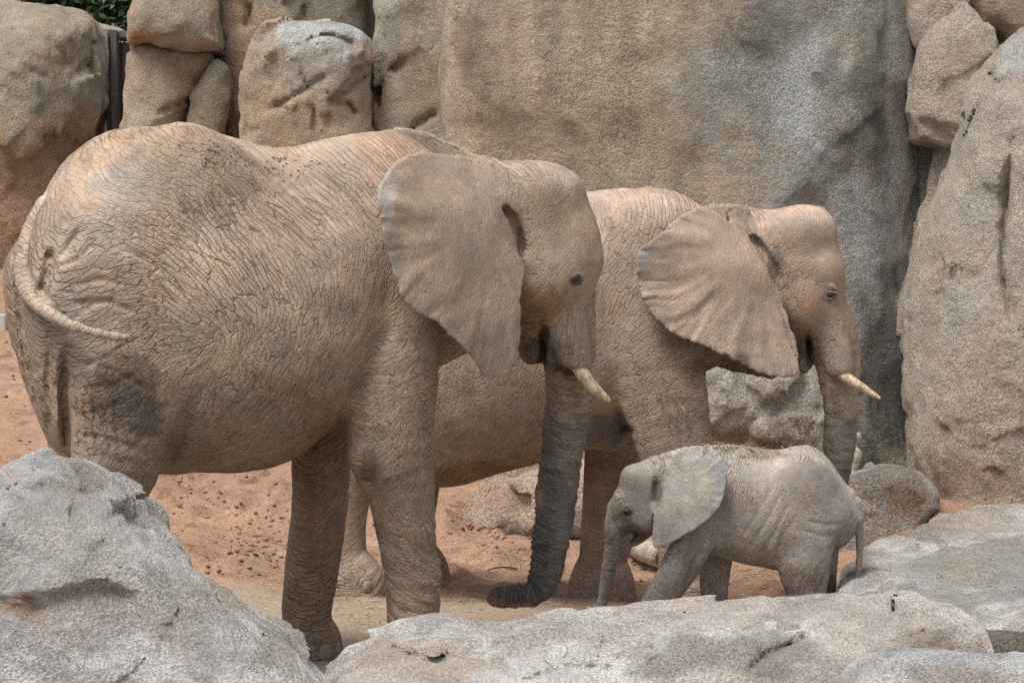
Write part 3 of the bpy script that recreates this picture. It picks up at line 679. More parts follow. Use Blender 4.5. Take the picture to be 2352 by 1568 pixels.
def skin_mat(name, scale=1., depth=.007, dark=.8):
    """two crease nets, each laid along its own run of lines (ca, cb) and cross-faded, over a finer square net (cc)"""
    m = N(name); m.m.displacement_method = 'BUMP'; p = m.pos()
    ca, cb, cc = m.attr('ca', 'Vector'), m.attr('cb', 'Vector'), m.attr('cc', 'Vector')
    wob = m.vec('MULTIPLY', m.vec('SUBTRACT', m.noise(cc, 1.6, 2, .6, out=1), (.5, .5, .5)), (.16, .5, 0))
    na, nb = m.voro2(m.vec('ADD', ca, wob)), m.voro2(m.vec('ADD', cb, wob))
    ha, hb = m.ramp(na, 0, .115), m.ramp(nb, 0, .115)
    wb = m.sep(ca)[2]; amp = m.sep(cb)[2]; mt = m.n('ShaderNodeMix'); m.put(mt.inputs[0], wb); m.put(mt.inputs[2], ha); m.put(mt.inputs[3], hb); h1 = mt.outputs[0]
    h2 = m.ramp(m.voro2(m.vec('ADD', m.vec('SCALE', cc, sc=1.5), wob)), 0, .10)
    m2 = m.sep(cc)[2]
    ck = m.math('MULTIPLY', m.math('ADD', m.math('SUBTRACT', 1, h1), m.math('MULTIPLY', m.math('SUBTRACT', 1, h2), m2)), amp)
    f_ = m.noise(p, 80 * scale, 4, .7)
    hgt = m.math('SUBTRACT', m.math('MULTIPLY', f_, .35), ck)
    col = m.attr('paint', 'Color')
    col = m.mix(m.math('MULTIPLY', ck, dark, clamp=True), col, m.mix(1, col, (.40, .32, .27), 'MULTIPLY'))  # creases tinted darker: stands in for self-shadow the bump lacks, plus dust-free skin
    col = m.mix(1, col, m.mix(m.ramp(f_, .3, .7), (.80,) * 3, (1.18,) * 3), 'MULTIPLY')
    return m.fin(col, .85, hgt, depth, 0)
def fetch(me):
    v = np.empty(len(me.vertices) * 3, np.float32); me.vertices.foreach_get('co', v); n_ = np.empty_like(v); me.vertices.foreach_get('normal', n_)
    return v.reshape(-1, 3).astype(float), n_.reshape(-1, 3).astype(float)

def build_elephant(name, label, fr, spec, mat, h, group=None):
    body, head, ears, tails = spec['body'], spec['head'], spec['ears'], spec['tail']
    cuts = spec.get('cuts', [])
    def F(P):
        q = fr.loc(P)
        G = ev(body, q); Hh = ev(head, q, k0=.06)
        f = smin(G, Hh, spec.get('kneck', .12))
        f = ev(tails, q, f, .012)
        for e in ears:
            lo, hi = e.bb; m_ = ((q > lo - .12) & (q < hi + .12)).all(1)
            if m_.any():
                v = e(q[m_]); f[m_] = np.minimum(f[m_], smin(v, Hh[m_], spec.get('kear', .07)))
        if cuts:
            X_, Y_ = proj(P)
            for ln, wd, dp in cuts:
                m_ = q[:, 1] < -.02
                dl, al = linedist(X_[m_], Y_[m_], ln); tp = np.clip(np.minimum(al, 1 - al) * 5, .2, 1)
                f[m_] += dp * tp * np.exp(-(dl / wd) ** 2)
        f = np.maximum(f, gz(P[:, 0], P[:, 1]) - .012 - P[:, 2])
        return f
    pr = body + head + ears + tails; pr = [p_[0] if isinstance(p_, tuple) else p_ for p_ in pr]
    lo = np.min([p_.bb[0] for p_ in pr], 0); hi = np.max([p_.bb[1] for p_ in pr], 0)
    cor = fr.world(np.array([[a, b, c] for a in (lo[0], hi[0]) for b in (lo[1], hi[1]) for c in (-.2, hi[2])]))
    V, Q = sdf_mesh(F, cor.min(0) - .05, cor.max(0) + .05, h)
    me = make_mesh(name, fr.loc(V), Q); q, nr = fetch(me); V = fr.world(q)
    X_, Y_ = proj(V); g = spec['cell']; wc = q.copy()
    # where folds are deep, which way they run
    amp = np.ones(len(V)); nz = fbm(q * 1.7, 3) * 40
    for x, y, rx, ry, ws, a_ in spec['regions']:
        d = np.hypot((X_ - x + nz) / rx, (Y_ - y + nz) / ry); k = 1 - sstep(.5, 1.15, d); amp = amp * (1 - k) + a_ * k
    C2 = np.zeros(len(V)); S2 = np.zeros(len(V)); rho = np.zeros(len(V)); wt = np.zeros(len(V))
    for x, y, ang, rh in spec['flow']:
        k = 1 / ((X_ - x) ** 2 + (Y_ - y) ** 2 + 400.) ** 1.6; C2 += k * math.cos(2 * R(ang)); S2 += k * math.sin(2 * R(ang)); rho += k * rh; wt += k
    rho = rho / wt; ring = np.zeros(len(V))
    for f, ws, a_ in spec['ringed']:
        lo, hi = f.bb; m_ = ((q > lo - .06) & (q < hi + .06)).all(1); dv, al = f(q[m_], True); k = 1 - sstep(.012, .05, dv)
        amp[m_] = amp[m_] * (1 - k) + a_ * k; ring[m_] = np.maximum(ring[m_], k); iz = np.where(m_)[0][k > .5]; wc[iz, 2] = -al[k > .5]
    C2 = C2 / wt * (1 - ring) + ring; S2 = S2 / wt * (1 - ring); rho = rho * (1 - ring) + 5.5 * ring
    ek = np.zeros(len(V)); rim = np.zeros(len(V))
    for e in ears:
        lo, hi = e.bb; m_ = ((q > lo - .05) & (q < hi + .05)).all(1); v = e(q[m_]); k = 1 - sstep(.004, .03, v); ek[m_] = np.maximum(ek[m_], k)
        rim[m_] = np.maximum(rim[m_], k * (1 - sstep(.01, .13 * spec['size'], -polysdf(q[m_, 0], q[m_, 2], e.poly))) * sstep(.33, .5, np.hypot(q[m_, 0] - e.root[0], q[m_, 2] - e.root[2]) / spec['size']))
    amp = amp * (1 - ek) + .24 * ek
    phi = .5 * np.arctan2(S2, C2)
    u = wc[:, 0] + wc[:, 1] * .45 + .32 * g * fbm(q * (.26 / g), 2); v_ = wc[:, 2] - wc[:, 1] * .5 + .32 * g * fbm(q * (.26 / g) + 40, 2)
    ph = phi + .10 * fbm(q * (.07 / g), 2)
    b_ = ph / R(18); k0 = np.floor(b_).astype(int); fr_ = sstep(.36, .64, b_ - k0); odd = (k0 % 2) == 1
    ke, ko = np.where(odd, k0 + 1, k0) % 10, np.where(odd, k0, k0 + 1) % 10; wB = np.where(odd, 1 - fr_, fr_)
    net = []
    for k_ in (ke, ko):
        an = k_ * R(18); c_, s_ = np.cos(an), np.sin(an)
        net.append(((v_ * c_ - u * s_) / g * 2.0, (u * c_ + v_ * s_) / g * .36))
    m1 = .75 + .5 * sstep(-.35, .3, fbm(q * (.11 / g) + 5, 3)); m2 = .3 + .4 * sstep(-.2, .5, fbm(q * (.14 / g) + 15, 3)); m3 = (.3 + .7 * sstep(-.3, .4, fbm(q * (.05 / g) + 25, 2))) * (1 - ring)
    vattr(me, 'ca', np.stack([net[0][0], net[0][1], wB], 1)); vattr(me, 'cb', np.stack([net[1][0], net[1][1], m1 * amp], 1)); vattr(me, 'cc', np.stack([u / g, v_ / g, m2], 1))
    sf = ((nr @ np.array([0, -1, .15])) > -.25) & (amp > .25); c3 = np.ones(len(V))
    c3[sf] = sstep(.0, .6, creases(u[sf] + .4 * g * vnoise(q[sf] * (.5 / g)), v_[sf], ph[sf], np.full(sf.sum(), 6.), g * 3.1, 7))
    lump = fbm(q * (.4 / g), 3)
    disp = g * spec['depth'] * amp * (.9 * (c3 - 1) * m3 + .30 * lump)
    disp += (1 - ring) * .006 * spec['size'] * fbm(q * (.9 / spec['size'] * 3), 3) * np.clip(amp * 1.5, .2, 1)
    disp += ring * g * .13 * (vnoise(np.stack([wc[:, 2] * (1.7 / g), wc[:, 0] * (.5 / g), wc[:, 1] * (.5 / g)], 1)) - .5 * np.abs(vnoise(np.stack([wc[:, 2] * (2.6 / g) + 9, wc[:, 0] * (.6 / g), wc[:, 1] * (.4 / g)], 1))))
    if 'knobs' in spec:
        for ln, wd, dp, fq in spec['knobs']:
            dl, al = linedist(X_, Y_, ln); kk = np.exp(-(dl / wd) ** 2) * (ek < .5) * ring
            disp += dp * kk * np.clip(.2 + 1.6 * vnoise(np.stack([al * fq, dl * .05, q[:, 1] * 30], 1)), 0, 1.5)
    me.vertices.foreach_set('co', (q + nr * disp[:, None]).astype(np.float32).ravel()); me.update()
    # hide colour: bare skin, dust on top of it, creases darkened as painted self-shadow and cleaner skin
    paint = np.tile(np.array(spec['colour']), (len(V), 1))
    up = sstep(.2, .85, nr[:, 2] + .35 * fbm(q * 3, 3)); dust = np.array(spec['dust']); paint = paint * (1 - .7 * up)[:, None] + dust * (.7 * up)[:, None]
    ec = np.array(spec['earcol']); paint = paint * (1 - ek)[:, None] + ec * ek[:, None]
    rk = (rim * sstep(-.3, .4, fbm(q * 7, 3)) * .55)[:, None]; paint = paint * (1 - rk) + np.array(spec['rimcol']) * rk
    pe = blobs(V, spec.get('earpaint', [])); pe[:, 3] *= ek; paint = paint * (1 - pe[:, 3:]) + pe[:, :3] * pe[:, 3:]
    pb = blobs(V, spec['paint']); paint = paint * (1 - pb[:, 3:]) + pb[:, :3] * pb[:, 3:]
    n1 = fbm(q * (.12 / g), 4, .62)[:, None]; n2 = fbm(q * (.33 / g) + 8, 4, .65)[:, None]; n3 = fbm(q * (1.2 / g) + 3, 2)[:, None]
    paint = paint * (1 + n1 * np.array([.10, .12, .14]) * spec.get('mott', 1)) * (1 + n2 * np.array([.13, .10, .06])) * (1 + .10 * n3)
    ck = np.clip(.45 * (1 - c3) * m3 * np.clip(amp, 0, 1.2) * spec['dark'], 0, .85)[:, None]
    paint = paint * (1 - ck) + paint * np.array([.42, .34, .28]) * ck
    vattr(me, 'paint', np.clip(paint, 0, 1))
    root = obj(name, None, None, None, fr.O); root.rotation_euler = (0, 0, fr.th)
    tag(root, label, 'elephant', group)
    b = obj('body', me, mat, root)
    def hit(x, y):
        d = np.hypot(X_ - x, Y_ - y); c = np.argsort(d)[:60]; c = c[d[c] < d[c[0]] + 4]
        i = c[np.argmin(V[c, 1])]; return q[i], nr[i]
    root_hit = hit
    return root, hit
def ball(name, c, r, mat, parent, seg=24, flat=None, nrm=None):
    u, v = np.meshgrid(np.linspace(0, 2 * math.pi, seg, endpoint=False), np.linspace(0, math.pi, seg // 2 + 1), indexing='ij')
    Vv = np.stack([np.cos(u) * np.sin(v), np.sin(u) * np.sin(v), np.cos(v)], -1) * np.array(r)
    n1, n2 = u.shape; I = np.arange(n1 * n2).reshape(n1, n2)
    Qs = np.stack([I, np.roll(I, -1, 0)], -1); Q = np.stack([Qs[:, :-1, 0], Qs[:, 1:, 0], Qs[:, 1:, 1], Qs[:, :-1, 1]], -1).reshape(-1, 4)
    o = obj(name, make_mesh(name, Vv.reshape(-1, 3), Q), mat, parent, c)
    if nrm is not None:
        from mathutils import Vector
        o.rotation_euler = Vector(nrm).to_track_quat('Y', 'Z').to_euler()
    return o
def horn(name, pts, rad, mat, parent, seg=18, n=24):
    A = crom(np.column_stack([pts, rad]), n); Pn, r = A[:, :3], np.maximum(A[:, 3], .002)
    V = []; 
    for i in range(n):
        d = Pn[min(i + 1, n - 1)] - Pn[max(i - 1, 0)]; d /= np.linalg.norm(d)
        a = np.cross(d, [0, 1, 0]); a /= np.linalg.norm(a); b = np.cross(d, a)
        for k in range(seg):
            t = 2 * math.pi * k / seg; V.append(Pn[i] + r[i] * (math.cos(t) * a + math.sin(t) * b))
    V.append(Pn[-1] + (Pn[-1] - Pn[-2]) * .3); Q = []
    V.append(Pn[0])
    for i in range(n - 1):
        for k in range(seg): Q.append((i * seg + k, i * seg + (k + 1) % seg, (i + 1) * seg + (k + 1) % seg, (i + 1) * seg + k))
    e = len(V) - 2
    for k in range(seg): Q.append(((n - 1) * seg + k, (n - 1) * seg + (k + 1) % seg, e, e)); Q.append(((k + 1) % seg, k, e + 1, e + 1))
    import bmesh
    me = bpy.data.meshes.new(name); me.from_pydata([tuple(v) for v in V], [], [tuple(dict.fromkeys(f)) for f in Q]); me.update()
    me.polygons.foreach_set('use_smooth', np.ones(len(me.polygons), bool))
    return obj(name, me, mat, parent)

m = N('ivory', False); p = m.pos(); c = m.noise(m.mapv(p, (0, R(45), 0), (60, 60, 8)), 1.0, 4, .6)
col = m.mix(m.ramp(c, .45, .6), srgb(214, 190, 150), srgb(176, 142, 100)); col = m.mix(m.ramp(m.noise(p, 18, 3), .55, .7, 0, .7), col, srgb(120, 98, 74))
IVORY = m.fin(col, .42)
m = N('eye_dark', False); EYE = m.fin(srgb(38, 28, 22), .12); m.b.inputs['Specular IOR Level'].default_value = .6
m = N('toenail', False); p = m.pos(); NAIL = m.fin(m.mix(m.noise(p, 30, 3), srgb(168, 146, 126), srgb(132, 112, 98)), .7)

# ---- the big elephant with the swinging tail
f1 = Frame(600, 17.0, 14)
E1_tail = path_tube(f1, [(112, 478, 34, .0, .085), (82, 545, 36, -.04, .09), (58, 610, 28, -.14, .065), (60, 660, 21, -.30, .048), (98, 708, 16, -.52, .037), (150, 740, 13, -.68, .030), (205, 760, 11, -.77, .025), (263, 773, 9.5, -.81, .021), (290, 776, 9, -.83, .018)], 30)
E1_trunk = path_tube(f1, [(1300, 690, 62, 0, .2), (1304, 780, 58, 0, .19), (1305, 860, 55, 0, .16), (1305, 930, 54, 0, .145), (1296, 1010, 51, 0, .13), (1287, 1080, 48, 0, .12), (1276, 1170, 46, 0, .11), (1263, 1270, 41, 0, .10), (1250, 1330, 36, 0, .09), (1226, 1362, 31, 0, .08), (1190, 1370, 27, 0, .07), (1155, 1371, 25, 0, .065), (1136, 1371, 22, 0, .06)], 40)
E1 = dict(
 body=[loft(f1, [(38, 590, 720, .2), (62, 520, 880, .34), (100, 450, 990, .46), (160, 360, 1050, .56), (250, 300, 1085, .65), (350, 288, 1092, .7), (440, 284, 1084, .74), (550, 319, 1083, .78), (650, 336, 1058, .78), (750, 318, 990, .73), (850, 300, 930, .64), (900, 297, 900, .56), (960, 324, 870, .47), (1030, 364, 830, .4), (1120, 392, 790, .33)]),
   (rows_tube(f1, [(830, 1005, 480, -.36, .2), (815, 1012, 620, -.42, .22), (806, 1014, 760, -.44, .23), (799, 1004, 880, -.43, .24), (796, 997, 980, -.42, .23), (802, 994, 1050, -.41, .21), (838, 997, 1110, -.40, .195), (860, 1000, 1190, -.39, .18), (880, 1005, 1290, -.38, .165), (889, 1010, 1390, -.37, .16), (888, 1012, 1470, -.37, .165), (876, 1030, 1520, -.37, .19), (872, 1036, 1590, -.37, .2)]), .05),
   (rows_tube(f1, [(690, 850, 900, .34, .2), (676, 812, 1000, .35, .22), (668, 806, 1060, .36, .2), (671, 799, 1150, .36, .18), (662, 788, 1230, .36, .17), (655, 776, 1310, .36, .16), (649, 760, 1390, .36, .16), (650, 764, 1440, .36, .17), (645, 786, 1484, .36, .19), (642, 792, 1550, .36, .2)]), .06),
   (rows_tube(f1, [(110, 420, 560, -.30, .28), (140, 440, 720, -.38, .30), (152, 440, 850, -.42, .28), (160, 424, 940, -.42, .26), (164, 385, 1030, -.41, .24), (170, 345, 1110, -.40, .22), (175, 325, 1200, -.4, .19), (175, 310, 1300, -.4, .17), (170, 302, 1400, -.4, .165), (163, 310, 1500, -.4, .19), (158, 325, 1640, -.4, .2)]), .06),
   (rows_tube(f1, [(6, 250, 640, .30, .28), (14, 250, 720, .34, .28), (34, 240, 800, .37, .27), (58, 235, 880, .38, .26), (86, 232, 950, .38, .24), (114, 228, 1030, .38, .22), (122, 226, 1110, .38, .2), (122, 222, 1200, .38, .18), (117, 216, 1300, .38, .16), (112, 216, 1400, .38, .17), (100, 240, 1560, .38, .19)]), .05),
   (ellip(f1.L(838, 1046, -.52), (.085, .10, .11)), .05), (ellip(f1.L(985, 1310, -.42), (.07, .1, .09)), .05), (ellip(f1.L(420, 420, -.42), (.34, .16, .28)), .2), (ellip(f1.L(200, 700, -.28), (.3, .3, .4)), .12)],
 head=[pillow(f1, [(1090, 366), (1200, 376), (1285, 384), (1314, 398), (1333, 432), (1346, 490), (1356, 545), (1366, 595), (1364, 622), (1356, 650), (1352, 690), (1357, 760), (1360, 820), (1330, 842), (1275, 828), (1240, 812), (1214, 790), (1192, 740), (1150, 700), (1080, 640), (1050, 520), (1060, 420)], .37, .24,
          [(370, .22), (420, .30), (500, .34), (600, .36), (650, .34), (720, .27), (790, .23), (850, .2)]),
   (ellip(f1.L(1225, 440, -.16), (.24, .2, .17)), .1), (ellip(f1.L(1300, 560, -.10), (.15, .2, .2)), .1),
   (ellip(f1.L(1345, 600, -.1), (.055, .17, .08)), .06), (ellip(f1.L(1250, 640, -.25), (.16, .12, .16)), .08),
   (ellip(f1.L(1222, 798, -.0), (.075, .13, .1)), .03),
   (tube(np.array([f1.L(1290, 690, -.2), f1.L(1308, 770, -.2), f1.L(1322, 832, -.2)]), [.09, .105, .085], [.075, .08, .07], 8), .05),
   (tube(np.array([f1.L(1290, 690, .2), f1.L(1308, 770, .2), f1.L(1322, 832, .2)]), [.09, .105, .085], [.075, .08, .07], 8), .05),
   (E1_trunk, .06)],
 ears=[ear(f1, [(1150, 372), (1100, 364), (1060, 357), (1000, 350), (950, 350), (925, 360), (900, 381), (880, 407), (867, 440), (866, 470), (875, 502), (880, 540), (890, 582), (903, 630), (913, 662), (926, 690), (946, 714), (975, 731), (1000, 742), (1012, 752), (1030, 772), (1058, 795), (1080, 820), (1098, 848), (1118, 865), (1145, 868), (1166, 855), (1185, 826), (1195, 790), (1198, 740), (1195, 690), (1201, 640), (1206, 600), (1202, 560), (1184, 515), (1176, 440)],
       [(1150, 390, -.27), (1190, 520, -.38), (1202, 600, -.42), (1196, 740, -.50), (1150, 850, -.58), (1100, 640, -.60), (1100, 470, -.52), (1060, 400, -.46), (1000, 360, -.50), (900, 400, -.74), (870, 470, -.80), (905, 620, -.82), (990, 735, -.80), (960, 500, -.74), (1010, 600, -.72), (1060, 780, -.72)], .018, (1140, 520), (.013, 13, .55), .008),
   ear(f1, [(884, 312), (900, 296), (920, 291), (975, 300), (1032, 322), (1094, 352), (1140, 372), (1150, 440), (1130, 560), (1080, 640), (1000, 640), (930, 560), (890, 420)],
       [(1140, 400, .30), (1130, 560, .36), (1000, 320, .62), (900, 330, .78), (950, 560, .80), (1060, 480, .55)], .022, (1130, 470), (.014, 12, .5))],
 tail=[E1_tail],
 cuts=[([(1246, 752), (1247, 800), (1240, 836)], 7, .055), ([(1252, 838), (1300, 850), (1346, 862)], 6, .045), ([(1148, 466), (1176, 498), (1196, 545), (1205, 600)], 10, .036), 
   ([(152, 800), (146, 900), (156, 1040)], 9, .045), ([(160, 772), (130, 812), (126, 890), (134, 1020)], 11, -.022), ([(112, 800), (106, 900), (112, 1000)], 7, .03),
   ([(452, 900), (420, 990), (375, 1085)], 16, .03), ([(120, 560), (108, 640), (88, 690)], 13, .05), ([(800, 930), (850, 820), (900, 740)], 14, .022), ([(190, 520), (160, 560), (130, 600)], 9, .02),
   *[([(x0, 880 + d_), (x0 + 4, 960), (x0 + 10 + d_ * .2, 1060)], 4.5, .011) for x0, d_ in ((176, 0), (192, 25), (212, 5), (236, 40), (262, 20))], ([(165, 1000), (240, 1004), (320, 1030)], 5, .010), ([(170, 900), (260, 880), (330, 850)], 5, .009), ([(165, 850), (250, 815), (320, 770)], 5, .009), ([(170, 960), (260, 930), (350, 890)], 5, .008),
   ([(110, 620), (170, 600), (215, 560)], 5, .012), ([(150, 740), (215, 700), (290, 680)], 5, .011), ([(60, 700), (70, 800), (100, 920)], 5, .012), ([(40, 660), (44, 740), (70, 840)], 5, .010),
   ([(160, 660), (230, 640), (300, 660)], 7, .014), ([(150, 700), (240, 690), (320, 720)], 7, .014), ([(170, 830), (260, 850), (350, 900)], 7, .010), ([(250, 560), (350, 600), (420, 680)], 8, .012),
   ([(500, 420), (600, 560), (680, 700)], 8, .010), ([(560, 400), (660, 520), (760, 620)], 8, .010), ([(480, 470), (560, 620), (620, 760)], 8, .010), ([(640, 380), (720, 470), (800, 540)], 8, .008), ([(700, 370), (780, 440), (850, 520)], 8, .008)],
 regions=[(600, 930, 360, 200, (.08, 1, .0, .12), .9), (680, 520, 270, 230, (1, .0, 0, .3), 1.0), (850, 600, 100, 230, (.7, .6, 0, .3), .8), (230, 740, 270, 230, (.15, .1, .2, 1), 1.2), (300, 440, 260, 110, (.5, 0, .2, .6), .5), (640, 370, 330, 70, (.8, 0, .2, .2), .55), (290, 920, 170, 170, (.1, .5, .4, .7), 1.), (130, 880, 70, 200, (.1, 1, .2, .2), 1.2),
   (900, 900, 110, 200, (.2, .1, .9, .4), .9), (930, 1250, 110, 220, (.5, .1, .4, .6), .7), (720, 1250, 110, 280, (.1, .3, .6, .5), .7), (1270, 560, 200, 260, (.1, .4, .3, .3), .34), (1240, 440, 90, 70, (.1, .6, .8, .1), .42), (1310, 560, 60, 100, (.1, .3, .1, .2), .16), (1250, 690, 70, 90, (0, .9, .0, .4), .6), (1310, 780, 60, 80, (0, 1, 0, .1), .55), (1222, 790, 36, 50, (.2, .6, .2, .5), .9)],
 flow=[(800, 350, -42, 5), (880, 330, -55, 4), (700, 420, -32, 5), (600, 400, -36, 4), (440, 330, -25, 2), (520, 480, -52, 5), (600, 560, -50, 5), (700, 540, -42, 5), (800, 520, -52, 4), (850, 620, 62, 3.5), (870, 700, 62, 4), (780, 700, 70, 3), (480, 620, -52, 5), (560, 690, -58, 4), (420, 700, -40, 3.5), (640, 760, 75, 3), (720, 820, 70, 4), (550, 860, 84, 5), (650, 900, 78, 5), (450, 900, 66, 4), (700, 980, 72, 4), (560, 1010, 88, 5), (400, 800, 20, 2.5),
   (250, 440, -10, 1.3), (330, 540, -30, 2), (250, 640, 26, 2.5), (190, 700, 36, 3), (300, 720, 22, 2.5), (240, 800, 40, 3), (320, 860, 38, 2), (280, 940, 40, 1.8), (200, 980, 86, 3), (350, 1010, 46, 2.5), (130, 900, 86, 4), (60, 760, 66, 2), (50, 640, 60, 1.6), (150, 560, 50, 2), (160, 420, 30, 2),
   (900, 820, 30, 3.5), (950, 760, 40, 3), (980, 900, 4, 4), (860, 930, 58, 4), (930, 1000, 70, 3), (985, 1020, 8, 4), (830, 1010, 30, 3), (900, 1100, 60, 4), (900, 1180, -56, 5), (950, 1250, -50, 5), (960, 1340, -20, 3), (950, 1420, 4, 4), (720, 1090, 40, 4), (740, 1180, 60, 3), (710, 1300, 20, 2.5), (700, 1390, 2, 4), (740, 1480, 10, 3), (1240, 430, 84, 4), (1280, 470, 20, 2), (1310, 540, 60, 2), (1240, 660, 72, 4.5), (1225, 720, 70, 4), (1310, 770, 86, 5), (1270, 600, 40, 3), (1220, 800, 60, 2), (1330, 670, 80, 4)],
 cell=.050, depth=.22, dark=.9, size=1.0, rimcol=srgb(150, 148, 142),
 knobs=[([(1250, 940), (1242, 1060), (1234, 1180), (1226, 1290), (1214, 1336), (1160, 1346)], 12, .011, 80), ([(1282, 1080), (1268, 1200), (1252, 1300), (1225, 1345)], 8, .010, 60)],
 ringed=[(E1_trunk, 0, .8), (E1_tail, 0, .55)],
 colour=srgb(166, 141, 118), dust=srgb(203, 169, 140), earcol=srgb(168, 142, 119),
 earpaint=[(890, 440, 26, 70, srgb(176, 176, 168), .7), (900, 560, 30, 80, srgb(140, 134, 126), .7), (950, 680, 60, 60, srgb(132, 118, 106), .6), (1050, 540, 110, 120, srgb(166, 146, 126), .5), (1120, 790, 60, 90, srgb(150, 130, 114), .5)],
 paint=[(600, 420, 330, 90, srgb(174, 150, 128), .6), (860, 330, 120, 70, srgb(190, 150, 122), .7), (420, 300, 180, 50, srgb(184, 150, 118), .7), (260, 440, 120, 60, srgb(186, 172, 156), .5), (200, 540, 110, 60, srgb(170, 158, 144), .5), (160, 360, 60, 60, srgb(176, 142, 100), .6), (150, 750, 130, 130, srgb(158, 148, 136), .5), (280, 930, 100, 110, srgb(96, 82, 72), .75), (550, 980, 260, 90, srgb(150, 120, 96), .5),  # low belly blob: warm bounce off the sand painted into the hide
   (840, 1070, 34, 40, srgb(104, 86, 66), .8), (730, 1250, 90, 330, srgb(150, 112, 82), .6), (930, 1200, 120, 300, srgb(148, 124, 104), .6), (1300, 390, 60, 50, srgb(176, 160, 146), .7), (1230, 700, 60, 80, srgb(160, 116, 78), .7), (1322, 640, 22, 14, srgb(70, 56, 46), .8), (1225, 810, 36, 40, srgb(104, 82, 66), .85), (1250, 790, 14, 60, srgb(60, 48, 42), .8), (1310, 790, 55, 70, srgb(150, 136, 124), .7), (1170, 520, 40, 60, srgb(146, 112, 84), .6), (1196, 555, 12, 40, srgb(70, 60, 54), .7),
    (1300, 930, 90, 120, srgb(124, 108, 94), .6), (1290, 1040, 90, 130, srgb(106, 100, 94), .8), (1265, 1200, 90, 150, srgb(92, 92, 92), .85), (1230, 1320, 120, 90, srgb(82, 84, 86), .8), (1190, 1360, 90, 40, srgb(70, 74, 78), .8), (1128, 1372, 14, 24, srgb(120, 92, 74), .8)])
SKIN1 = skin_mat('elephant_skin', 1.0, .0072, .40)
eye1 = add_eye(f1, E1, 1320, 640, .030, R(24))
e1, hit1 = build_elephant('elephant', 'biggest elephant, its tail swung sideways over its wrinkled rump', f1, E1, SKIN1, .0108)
print('E1', time.time() - T0)
def fit_eye(root, fr, e, k=.22):
    x, y, t0, r, up = e; ball('eye', fr.L(x, y, t0 + k * r), (r * 1.2, r * .78, r * .85), EYE, root).rotation_euler = (0, -up, 0)
def fit_tusk(root, fr, rows, hit=None):
    horn('tusk', np.array([fr.L(x, y, t) for x, y, t, r in rows]), [r for *_, r in rows], IVORY, root)
def fit_nails(root, hit, lst, mat=None):
    for x, y, rx, rz in lst:
        c, nn = hit(x, y); nn = nn * np.array([1, 1, .2]); nn /= np.linalg.norm(nn)
        ball('toenail', c - nn * .012, (rx, .021, rz), mat or NAIL, root, 16, nrm=nn)
fit_eye(e1, f1, eye1, .19)
fit_tusk(e1, f1, [(1308, 808, -.2, .042), (1330, 846, -.22, .040), (1352, 878, -.24, .036), (1376, 902, -.25, .028), (1394, 916, -.255, .018), (1400, 922, -.257, .010)])
fit_tusk(e1, f1, [(1308, 808, .2, .042), (1330, 846, .2, .040), (1346, 868, .2, .034), (1358, 880, .2, .02), (1364, 886, .2, .010)])
fit_nails(e1, hit1, [(784, 1488, .035, .05), (752, 1500, .04, .05)])

